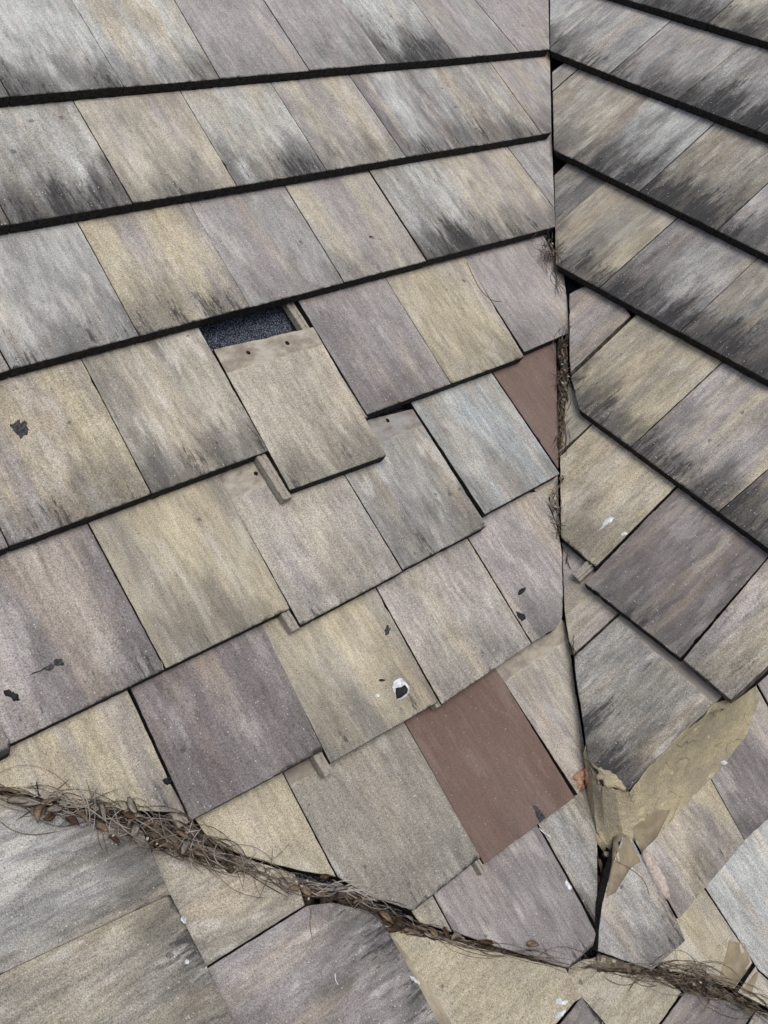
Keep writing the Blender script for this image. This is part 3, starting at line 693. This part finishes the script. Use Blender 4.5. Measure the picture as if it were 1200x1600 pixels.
TILES = {o['label']: o for o in C.objects if o.get('category') == 'roof tile'}
bpy.context.view_layer.update()
def tl(start): return next(o for k, o in TILES.items() if k.startswith(start))
patch('cement_patch', [(990, 1292), (1024, 1264), (1046, 1266), (1026, 1308), (1003, 1332), (990, 1310)], M_CEMENT, .0008, .0006, tl('sandy pink tile beside'))
patch('cement_patch', [(958, 1308), (976, 1298), (1001, 1346), (985, 1356), (962, 1394), (947, 1403), (956, 1350)], M_CEMENT, .0008, .0006, tl('small grey five'))
patch('cement_patch', [(1139, 1470), (1163, 1474), (1175, 1504), (1147, 1543), (1123, 1532)], M_CEMENT, .0008, .0006, tl('sandy tile with a rectangle'), jitter=.6)
patch('cement_patch', [(1183, 1515), (1184, 1524), (1173, 1555), (1158, 1550)], M_CEMENT, .0008, .0006, tl('small sandy cut piece right'), jitter=.6)

def blob(cx_, cy_, rx, ry, ang=0, n=11, j=.22):
    return [(cx_ + math.cos(ang) * rx * math.cos(t) * (1 + random.uniform(-j, j)) - math.sin(ang) * ry * math.sin(t),
             cy_ + math.sin(ang) * rx * math.cos(t) + math.cos(ang) * ry * math.sin(t) * (1 + random.uniform(-j, j))) for t in [k / n * math.tau for k in range(n)]]
bd = patch('bird_dropping', [(615, 1066), (620, 1061), (628, 1060), (634, 1067), (640, 1073), (639, 1083), (631, 1091), (621, 1094), (616, 1082), (613, 1074)], M_WHITE, .001, .002, None,
      ('white and black bird dropping on the yellow tile', 'dropping'))
bpy.context.view_layer.update()
patch('dark_core', [(618, 1076), (626, 1074), (632, 1070), (637, 1076), (635, 1084), (627, 1089), (621, 1092), (618, 1085)], M_TAR, .0018, .004, bd)
patch('bird_dropping', blob(589, 1087, 4, 3), M_WHITE, tagd=('tiny white dropping left of the large black and white one', 'dropping'))
patch('dirt_speck', blob(597, 1063, 5, 1.6), M_TAR, tagd=('tiny brown speck above the white dots on the yellow tile', 'dirt'))
patch('bird_dropping', [(936, 830), (942, 819), (947, 812), (954, 808), (959, 809), (956, 815), (949, 818), (943, 824)], M_WHITE, tagd=('white bird splash shaped like a lizard on the pale cream right tile', 'dropping'), jitter=1.8)
patch('bird_dropping', blob(975, 834, 5, 2.5, -.5), M_WHITE, tagd=('faint white fleck beside the seam of the pale cream right tile', 'dropping'))
patch('bird_dropping', [(867, 1561), (874, 1560), (880, 1566), (887, 1563), (885, 1571), (876, 1570), (870, 1568)], M_WHITE, tagd=('upper white splash on the bright yellow tile at the bottom', 'dropping'), jitter=3)
patch('bird_dropping', [(866, 1592), (870, 1582), (878, 1580), (884, 1574), (882, 1582), (876, 1590)], M_WHITE, tagd=('lower white splash on the bright yellow tile at the bottom', 'dropping'), jitter=3)
patch('bird_dropping', [(640, 1525), (646, 1527), (653, 1532), (656, 1538), (648, 1535), (642, 1530)], M_WHITE, tagd=('white splash at the nose of the mauve bottom tile', 'dropping'), jitter=2)
patch('bird_dropping', blob(287, 1437, 4, 6, -.5), M_WHITE, tagd=('upper white drip on the nose of the ochre-grey corner tile', 'dropping'))
patch('bird_dropping', blob(292, 1503, 4, 3.5), M_WHITE, tagd=('round white spot low on the ochre-grey corner tile', 'dropping'))
patch('bird_dropping', blob(888, 1383, 3, 8, -.6), M_WHITE, .0008, .0003, tagd=('thin bluish white smear on the right side of the mauve tile', 'dropping'), jitter=2)
patch('bird_dropping', blob(1131, 1192, 5, 4), M_WHITE, tagd=('white fleck at the edge of the mortar on the purple tile', 'dropping'))
patch('lichen_spot', blob(31, 670, 13, 12, .4, 14, .3), M_GREYM, .0006, .0008, tagd=('round dark grey lichen spot on the sandy tile at the left edge', 'lichen'), jitter=4)
patch('tar_smudge', blob(93, 1034, 8, 6), M_GREYM, .0006, .0006, tagd=('upper end of the dark tarry smudge on the mauve-grey left tile', 'smudge'), jitter=3)
patch('tar_smudge', [(45, 1056), (62, 1047), (80, 1036), (86, 1040), (78, 1050), (70, 1046), (58, 1051)], M_GREYM, .0006, .0006, tagd=('long tail of dark tarry smudge on the mauve-grey left tile', 'smudge'), jitter=3)
patch('tar_smudge', [(6, 1080), (14, 1077), (20, 1082), (28, 1084), (31, 1094), (22, 1096), (15, 1088), (8, 1087)], M_TAR, .001, .0025, tagd=('lumpy black tar blot near the left frame edge', 'smudge'), jitter=3)
patch('tar_lump', blob(262, 1220, 7, 6), M_TAR, .001, .005, tagd=('small black lump beside the seam of the large yellow tile', 'lump'), jitter=2)
patch('tar_smudge', blob(815, 924, 8, 3.6, -.75), M_TAR, .0008, .0012, tagd=('upper slanted black flake on the mauve cut tile', 'smudge'), jitter=1)
patch('tar_smudge', [(806, 955), (811, 957), (820, 960), (822, 966), (816, 971), (810, 966)], M_TAR, .0008, .002, tagd=('lower black flake with a pale tail on the mauve cut tile', 'smudge'), jitter=1.5)
patch('tar_smudge', [(832, 1257), (838, 1260), (847, 1270), (853, 1277), (843, 1285), (838, 1276)], M_GREYM, .0006, .0005, tagd=('black spike-shaped stain at the nose of the brown tile', 'smudge'), jitter=1.5)
patch('tar_smudge', blob(605, 985, 4, 9, .2), M_GREYM, .0004, .0004, tagd=('faint grey smear near the top right corner of the yellow tile', 'smudge'), jitter=4)
patch('mortar_chip', [(893, 1217), (903, 1205), (918, 1199), (921, 1220), (909, 1238), (901, 1230), (900, 1221)], M_ORANGE, .004, .003, tagd=('salmon orange mortar chip at the tip of the tapering tile', 'mortar chip'), body=.002, jitter=1.6)
patch('mortar_chip', [(1003, 1334), (1009, 1331), (1017, 1344), (1028, 1356), (1037, 1374), (1045, 1398), (1044, 1405), (1038, 1401), (1026, 1380), (1014, 1358)], M_PINK, .006, .004, tagd=('long pale pink mortar chip standing along the seam beside the grey piece', 'mortar chip'), body=.002, jitter=1.6)

# ---- needles: nobody could count them
def tube(bm, P, r, sides=4):
    prev = None; n = len(P)
    for i, p in enumerate(P):
        t = (P[min(i + 1, n - 1)] - P[max(i - 1, 0)])
        if t.length < 1e-6: t = Vector((1, 0, 0))
        t.normalize(); a = t.cross(WUP)
        if a.length < .05: a = Vector((1, 0, 0))
        a.normalize(); b = t.cross(a); rr = r * (1 if 0 < i < n - 1 else .45)
        ring = [bm.verts.new(p + (a * math.cos(k / sides * math.tau) + b * math.sin(k / sides * math.tau)) * rr) for k in range(sides)]
        if prev:
            for k in range(sides): bm.faces.new((prev[k], prev[(k + 1) % sides], ring[(k + 1) % sides], ring[k]))
        prev = ring
def along(path, t):
    x = t * (len(path) - 1); i = min(int(x), len(path) - 2); f = x - i
    a, b = path[i], path[i + 1]; d = math.atan2(b[1] - a[1], b[0] - a[0])
    return a[0] + (b[0] - a[0]) * f, a[1] + (b[1] - a[1]) * f, a[2] + (b[2] - a[2]) * f, d
def needles(bm, path, count, slopes, lmin=35, lmax=120, spread=.38, hmax=.014, rad=(.0004, .0010), curl=1.0, flip=.12):
    for _ in range(count):
        x, y, wd, d = along(path, random.random())
        off = max(-1, min(1, random.gauss(0, .42))) * wd * .66; x += -math.sin(d) * off; y += math.cos(d) * off
        a = d + random.gauss(0, spread)
        if random.random() < flip: a += random.uniform(-1.3, 1.3)
        L = random.uniform(lmin, lmax); k = random.gauss(0, .9) * curl / L; n = 9
        px = []; cx_, cy_, aa = x - math.cos(a) * L / 2, y - math.sin(a) * L / 2, a - k * L / 2
        for i in range(n):
            px.append((cx_, cy_)); cx_ += math.cos(aa) * L / (n - 1); cy_ += math.sin(aa) * L / (n - 1); aa += k * L / (n - 1)
        h0 = random.random() ** 1.6 * hmax * .7; P = []
        for i, q in enumerate(px):
            g, nn = ground(q, slopes)
            P.append(g + WUP * (h0 + .001 + math.sin(i / (n - 1) * math.pi) * random.uniform(0, .003)))
        for _k in range(2): P = [P[0]] + [(P[i - 1] + P[i] * 2 + P[i + 1]) / 4 for i in range(1, n - 1)] + [P[-1]]
        e = TOW @ EYE
        for i, q in enumerate(px):                       # keep it above the surface after smoothing
            g, nn = ground(q, slopes)
            if (P[i] - e).length > (g - e).length - .001: P[i] = g + WUP * .0015
        tube(bm, P, random.uniform(*rad))
def finish(name, bm, mat, label, cat='litter', kind='stuff'):
    me = bpy.data.meshes.new(name); bm.to_mesh(me); bm.free(); o = link(name, me, mat); return tag(o, label, cat, None, kind)
LOW = [(-30, 1232, 6), (40, 1248, 9), (100, 1264, 15), (160, 1276, 22), (215, 1290, 26), (270, 1308, 27), (310, 1330, 17), (350, 1345, 7), (400, 1361, 5), (450, 1382, 9), (490, 1393, 14), (540, 1400, 14), (590, 1424, 12), (640, 1444, 12), (700, 1464, 7), (760, 1479, 8), (830, 1497, 8), (890, 1511, 7)]
LOWR = [(935, 1512, 5), (990, 1518, 6), (1040, 1525, 13), (1080, 1535, 20), (1120, 1548, 17), (1160, 1566, 8), (1215, 1590, 6)]
def bed(path, slopes, label, wf=1.0, sink=.008, n=90, amp=.007):
    A, B = [], []
    for i in range(n):
        x, y, wd, d = along(path, i / (n - 1)); wd = wd * wf + 3
        g = nominal((x, y), slopes)
        for S, sg in ((A, -1), (B, 1)):
            q = (x - sg * math.sin(d) * wd, y + sg * math.cos(d) * wd)
            a = nominal(q, slopes); S.append(Vector((a.x, a.y, a.z)) - WUP * sink)
    return strip_mesh('leaf_mould', A, B, M_SOIL, n * 2, 8, amp, .04, (label, 'litter', None, 'stuff'), lift=0, sag=.003)
bed(LOW, [LEFT, NEAR], 'dark leaf mould packed in the lower valley under the needles', .30)
bed(LOWR, [FAR, NEAR], 'dark leaf mould in the right end of the lower valley', .5, .014)
VAL = [(880, 520, 6), (882, 570, 7), (881, 620, 9), (879, 660, 8), (874, 705, 4)]
VAL2 = [(866, 765, 7), (869, 800, 8), (872, 835, 4)]
bed(VAL, [LEFT, RIGHT], 'dark grit filling the open upper valley', .55, .020, 40)
bed(VAL2, [LEFT, RIGHT], 'dark grit beside the pale cream tile in the valley', .35, .020, 20)
bpy.context.view_layer.update()
bm = bmesh.new()
needles(bm, LOW[:9], 120, [LEFT, NEAR], 60, 180, .19, .014, flip=.03)
needles(bm, LOW[3:7], 55, [LEFT, NEAR], 30, 90, .8, .024, curl=2.4)
needles(bm, LOW[8:13], 44, [LEFT, NEAR], 40, 120, .2, .012, flip=.05)
needles(bm, LOW[11:], 34, [LEFT, NEAR], 50, 130, .09, .006, flip=.03)
finish('dry_needles', bm, M_NEEDLE, 'tangle of dry brown needles and grass stems lying in the lower valley')
bm = bmesh.new()
needles(bm, [(500, 1388, 6), (550, 1392, 7), (600, 1412, 4)], 22, [LEFT, NEAR], 50, 90, .2, .016, (.0007, .0013))
needles(bm, [(60, 1252, 10), (110, 1262, 12), (200, 1290, 16), (300, 1325, 12), (400, 1362, 6)], 44, [LEFT, NEAR], 40, 100, .6, .024, (.0006, .0011))
needles(bm, [(250, 1050, 2), (256, 1082, 2)], 4, None, 28, 40, .2, .001, (.0005, .0008), .3, 0)
finish('bleached_needles', bm, M_NEEDLE2, 'sparse silvery bleached grass stems on the lower valley litter')
bm = bmesh.new()
needles(bm, LOWR[2:], 80, [FAR, NEAR], 60, 140, .16, .014, flip=.03)
needles(bm, LOWR[:3], 34, [FAR, NEAR], 40, 100, .15, .010)
needles(bm, LOWR[3:5], 26, [FAR, NEAR], 25, 70, .9, .018, curl=2)
needles(bm, [(1060, 1512, 10), (1110, 1520, 10)], 14, [FAR, NEAR], 40, 80, .5, .004, (.0004, .0007))
finish('dry_needles', bm, M_NEEDLE, 'knot of dry brown stems over the right end of the lower valley')
bm = bmesh.new()
needles(bm, VAL, 70, [LEFT, RIGHT], 14, 60, .35, .010, (.0005, .0010))
needles(bm, VAL2, 34, [LEFT, RIGHT], 10, 36, .5, .008, (.0005, .0010))
needles(bm, [(852, 380, 8), (862, 412, 5)], 26, [LEFT, RIGHT], 18, 60, .8, .010, (.0006, .0011), 1.6)
needles(bm, [(868, 420, 4), (874, 450, 4)], 8, [LEFT, RIGHT], 25, 60, .4, .010, (.0006, .0010))
needles(bm, [(880, 850, 3), (892, 880, 3)], 6, None, 25, 50, .3, .004, (.0005, .0008))
needles(bm, [(893, 1000, 2), (900, 1060, 1)], 6, [LEFT, RIGHT], 20, 50, .3, .004, (.0005, .0008))
finish('dry_needles', bm, M_NEEDLE, 'wisps of dry needles caught in the upright valley between the two slopes')
def strand(px, r, mat, label, h=.0015, hs=None):
    bm = bmesh.new(); P = []; n = 16
    for i in range(n + 1):
        x = i / n * (len(px) - 1); k = min(int(x), len(px) - 2); f = x - k
        p0, p1, p2, p3 = px[max(k - 1, 0)], px[k], px[k + 1], px[min(k + 2, len(px) - 1)]
        q = tuple(.5 * (2 * p1[c] + (p2[c] - p0[c]) * f + (2 * p0[c] - 5 * p1[c] + 4 * p2[c] - p3[c]) * f * f + (3 * p1[c] - p0[c] - 3 * p2[c] + p3[c]) * f ** 3) for c in (0, 1))
        g, nn = ground(q); P.append(g + nn * h)
    tube(bm, P, r, 6); me = bpy.data.meshes.new('grass_stem'); bm.to_mesh(me); bm.free()
    return tag(link('grass_stem', me, mat), label, 'stem')
strand([(729, 408), (738, 430), (752, 455), (768, 469), (784, 472)], .0007, M_NEEDLE, 'thin curved dark stem lying across the mauve cut tile')
strand([(862, 396), (862, 420), (869, 438), (884, 446)], .0008, M_NEEDLE2, 'pale looping stem hanging over the mauve cut tile into the black hole')
strand([(868, 838), (876, 850), (885, 860), (893, 876)], .0008, M_NEEDLE2, 'pale stem crossing the valley below the corner of the pale cream tile')
strand([(748, 396), (751, 404), (749, 411)], .0008, M_NEEDLE2, 'short pale stem under the nose of the black smeared tile')
strand([(0, 1284), (20, 1298), (50, 1305), (90, 1300)], .0009, M_NEEDLE, 'long stem trailing over the sooty grey tile below the needles')
strand([(85, 1268), (100, 1240), (128, 1246)], .0008, M_NEEDLE, 'stem arching up onto the large sandy yellow tile')
strand([(57, 1222), (60, 1240), (64, 1256)], .0012, M_NEEDLE, 'short upright twig on the large sandy yellow tile')
strand([(398, 1352), (430, 1340), (452, 1318)], .0005, M_NEEDLE, 'hair-thin stem reaching onto the yellow triangular tile')
strand([(486, 1420), (484, 1445), (488, 1470)], .0006, M_NEEDLE, 'hair-thin stem hanging down over the mauve bottom tile')
strand([(523, 1521), (524, 1532), (528, 1539)], .0007, M_WHITE, 'tiny white curl of thread on the mauve bottom tile')
strand([(955, 1342), (985, 1358), (1005, 1375), (1014, 1398)], .0006, M_NEEDLE, 'curved stem across the small grey five-sided piece')
strand([(843, 1293), (849, 1300), (854, 1304), (860, 1308)], .0012, M_WHITE, 'small white fibre at the top of the mottled olive tile')

# ---- leaves
def leaf(px, ang, L, W, kind, label, group, tilt=.7, h=.006, fold=.16, curl=.22, slopes=(LEFT, NEAR)):
    L *= random.uniform(.72, .98); W *= random.uniform(.6, .95); ph_ = random.random() * 40; tw_ = random.uniform(-.9, .9)
    if random.random() < .4: fold *= 2.6; curl *= 2
    g, nn = ground(px, slopes); N = 9; bm = bmesh.new(); rows = []
    for i in range(N):
        L_ = L; t = i / (N - 1); wv = 1.05 * W * (math.sin(math.pi * min(1, t * .97 + .02)) ** .75) * (1 - .25 * t) + .0003
        x = (t - .5) * L; z = -curl * L * (t - .5) ** 2 * 2; row = []
        for j in range(5):
            s = (j - 2) / 2
            row.append(bm.verts.new((x, s * wv * .5 * (1 + .1 * random.uniform(-1, 1)), z + abs(s) * wv * fold + s * tw_ * wv * (t - .5) + .0035 * noise.noise(Vector((x * 70, s * 1.5, ph_))))))
        rows.append(row)
    for a, b in zip(rows, rows[1:]):
        for j in range(4): bm.faces.new((a[j], b[j], b[j + 1], a[j + 1]))
    bmesh.ops.solidify(bm, geom=bm.faces[:], thickness=.0006)
    prev = None
    P = [Vector((L * (.5 + .16 * k), 0, -curl * L * .5 - .001 * k)) for k in (0, .6, 1.2)]
    tube(bm, P, .0006)
    for f in bm.faces: f.smooth = True
    me = bpy.data.meshes.new('dry_leaf'); bm.to_mesh(me); bm.free()
    o = link('dry_leaf', me, M_LEAF[kind])
    # direction of the pixel angle on the roof
    q, _ = ground((px[0] + 12 * math.cos(ang), px[1] + 12 * math.sin(ang)), slopes); xd = (q - g); xd = (xd - WUP * xd.z * .6).normalized()
    up = (WUP + Vector((random.uniform(-tilt, tilt), random.uniform(-tilt, tilt), 0))).normalized()
    yd = up.cross(xd).normalized(); zd = xd.cross(yd)
    o.matrix_world = Matrix.Translation(g + WUP * h) @ Matrix((xd, yd, zd)).transposed().to_4x4()
    return tag(o, label, 'leaf', group)
G1 = 'dry leaves in the lower valley left of the dark purple tile'
LBL = ['tan curled leaf left of the dark purple tile', 'pale grey curled leaf left of the dark purple tile', 'rusty brown leaf left of the dark purple tile']
for x, y, a, L, W, k in [(8, 1242, .3, .050, .022, 0), (35, 1258, .1, .055, .018, 1), (48, 1262, .2, .05, .02, 1), (66, 1272, -1.0, .055, .022, 0), (76, 1262, -.6, .05, .024, 0), (92, 1256, .5, .055, .028, 1), (88, 1272, .1, .04, .018, 1),
                         (78, 1280, 1.2, .03, .018, 1), (80, 1285, .2, .03, .015, 2), (162, 1275, 1.3, .042, .019, 1), (207, 1266, 1.2, .04, .022, 1), (213, 1287, -.4, .044, .022, 1), (212, 1303, -1.0, .034, .017, 1), (180, 1318, .6, .03, .014, 2), (200, 1280, .4, .036, .017, 2),
                         (160, 1300, .5, .035, .017, 0), (240, 1322, 2.1, .04, .018, 2), (291, 1331, -1.1, .036, .016, 1), (283, 1310, .4, .034, .015, 0), (128, 1282, .4, .044, .017, 0), (232, 1296, -.8, .036, .018, 0), (115, 1290, .7, .036, .016, 2), (258, 1330, .3, .033, .015, 0), (310, 1340, .5, .032, .014, 0)]:
    leaf((x, y), a, L, W, k, LBL[k], G1, h=.014)
G2 = 'dry leaves in the lower valley right of the pale olive tile'
LB2 = ['tan leaf below the green-grey tile', 'pale grey leaf below the green-grey tile', 'chestnut leaf below the green-grey tile']
for x, y, a, L, W, k in [(443, 1384, .9, .034, .017, 1), (462, 1392, .3, .03, .02, 0), (478, 1396, .9, .036, .02, 0), (500, 1402, .2, .03, .018, 0), (508, 1374, -.1, .028, .014, 2), (535, 1392, .1, .036, .016, 1), (560, 1412, .3, .032, .014, 0), (600, 1434, .7, .042, .024, 0), (618, 1443, -.9, .042, .024, 2),
                         (612, 1458, .1, .044, .018, 2), (640, 1440, 1.0, .026, .013, 1), (660, 1458, .4, .036, .02, 0), (676, 1460, .9, .034, .019, 0), (697, 1462, 1.1, .034, .015, 2), (715, 1469, .1, .036, .022, 1), (640, 1459, .2, .04, .014, 0), (733, 1476, .2, .032, .016, 0), (760, 1477, .2, .04, .012, 2), (832, 1479, .1, .036, .02, 0), (645, 1462, .1, .036, .018, 1)]:
    leaf((x, y), a, L, W, k, LB2[k], G2, h=.010)
leaf((934, 1499), 1.2, .032, .014, 1, 'pale pointed leaf hanging out of the gap below the mauve tile', None, h=.012)
G3 = 'dry leaves in the knot of stems at the lower right'
for x, y, a, L, W, k in [(1082, 1540, .6, .026, .012, 0), (1064, 1530, .3, .026, .012, 0), (1101, 1548, .2, .024, .01, 1)]:
    leaf((x, y), a, L, W, k, 'small pale leaf tangled in the stems at the lower right', G3, h=.012, slopes=(FAR, NEAR))
G4 = 'leaves in the upright valley'
for x, y, a, L, W, k in [(879, 556, 1.4, .024, .011, 1), (876, 585, .8, .022, .012, 0), (882, 604, 1.9, .02, .01, 1), (880, 640, 1.2, .024, .008, 0), (861, 388, 1.3, .034, .010, 1), (864, 400, 1.5, .03, .008, 0), (868, 790, 1.0, .024, .014, 1), (866, 776, .5, .02, .012, 0)]:
    leaf((x, y), a, L, W, k, 'small pale leaf scrap in the upright valley between the slopes', G4, h=.008, slopes=(LEFT, RIGHT))
for k_ in range(22):
    t_ = random.random(); x, y, wd, d = along(VAL + [(878, 740, 4), (872, 800, 6)], t_)
    leaf((x + random.uniform(-.6, .6) * wd, y), random.uniform(.6, 2.4), random.uniform(.016, .03), random.uniform(.008, .014), random.choice((0, 1, 2)), 'curled leaf scrap beside the brown triangle, upright valley', G4, h=.009, slopes=(LEFT, RIGHT), tilt=1.2)
G5 = 'leaves in the open hole'
for x, y, a, L, W, k in [(941, 1345, 1.5, .05, .016, 0), (938, 1370, 1.7, .045, .014, 0), (944, 1355, 1.3, .05, .012, 2), (940, 1395, 1.6, .04, .012, 2), (948, 1328, .9, .03, .018, 0)]:
    leaf((x, y), a, L, W, k, 'brown curled leaf standing inside the open hole', G5, h=-.02, slopes=(LEFT,), tilt=.9)
leaf((580, 372), .5, .017, .010, 2, 'small black curled leaf alone on the mauve tile', None, h=.004, slopes=None)
# ---- pebbles and seeds
def pebble(px, r, mat, label, group, slopes, h=.004, elong=1.4, name='seed'):
    g, nn = ground(px, slopes); bm = bmesh.new(); bmesh.ops.create_icosphere(bm, subdivisions=2, radius=r)
    ph = random.random() * 30
    for v in bm.verts: v.co *= 1 + .22 * noise.noise(v.co.normalized() * 1.7 + Vector((ph, 0, 0))); v.co.x *= elong; v.co.z *= .7
    for f in bm.faces: f.smooth = True
    me = bpy.data.meshes.new(name); bm.to_mesh(me); bm.free(); o = link(name, me, mat)
    o.location = g + WUP * h; o.rotation_euler = (random.uniform(-.4, .4), random.uniform(-.4, .4), random.random() * 6); return tag(o, label, name, group)
for x, y, r in [(877, 573, .0045), (879, 583, .0055), (884, 590, .004), (878, 600, .0045), (875, 563, .004), (893, 509, .0035), (880, 622, .004), (867, 783, .0055), (870, 795, .004), (862, 385, .004), (876, 548, .004), (882, 612, .0035)]:
    pebble((x + random.uniform(-4, 4), y + random.uniform(-5, 5)), r * random.uniform(.5, .95), random.choice((M_PEB, M_LEAF[0], M_LEAF[1])), 'pale grit lump lying in the upright valley', 'grit lumps in the upright valley', (LEFT, RIGHT), name='pebble')
for x, y, r in [(463, 1383, .0022), (471, 1390, .002), (480, 1382, .002), (455, 1420, .002), (482, 1410, .002), (468, 1402, .0022), (231, 1317, .0025), (246, 1325, .002), (178, 1312, .002), (210, 1310, .0035), (455, 1377, .002), (489, 1437, .002)]:
    pebble((x, y), r, M_PEB, 'tiny pale seed sprinkled on the lower valley litter', 'tiny seeds on the lower valley litter', (LEFT, NEAR), h=.012)
for x, y, r in [(1081, 1543, .003), (1092, 1540, .0025), (1045, 1521, .003)]:
    pebble((x, y), r, M_PEB, 'pale seed caught in the knot of stems at the lower right', 'seeds in the lower right knot', (FAR, NEAR), h=.014)
pebble((949, 1336), .008, M_PEB, 'knobbly tan pod at the top of the open hole', None, (LEFT,), h=.002, name='seed_pod')
pebble((958, 1504), .004, M_PEB, 'pale pod beside the hole below the mauve tile', None, (FAR, NEAR), h=.006, name='seed_pod')

# neighbours that look alike are told apart by their order along the valley
ORD = ['leftmost'] + 'second third fourth fifth sixth seventh eighth ninth tenth eleventh twelfth thirteenth fourteenth fifteenth sixteenth seventeenth eighteenth nineteenth twentieth twenty-first twenty-second twenty-third twenty-fourth'.split()
from collections import defaultdict
same = defaultdict(list)
for o in C.objects:
    if o.get('category') in ('leaf', 'pebble', 'seed'): same[o['label']].append(o)
ci = cam.matrix_world.inverted()
def sx(o): p = ci @ o.matrix_world.translation; return p.x / -p.z
def sy(o): p = ci @ o.matrix_world.translation; return p.y / p.z
for k, L in same.items():
    if len(L) < 2: continue
    upright = 'upright' in k or 'hole' in k
    L.sort(key=sy if upright else sx)
    for i, o in enumerate(L):
        pre = 'lowest' if upright and i == len(L) - 1 else ('topmost' if upright else 'leftmost') if i == 0 else ORD[i]
        o['label'] = (pre + ' ' + k) if i == 0 or 'lowest' == pre else pre + (' from the top, ' if upright else ' from the left, ') + k
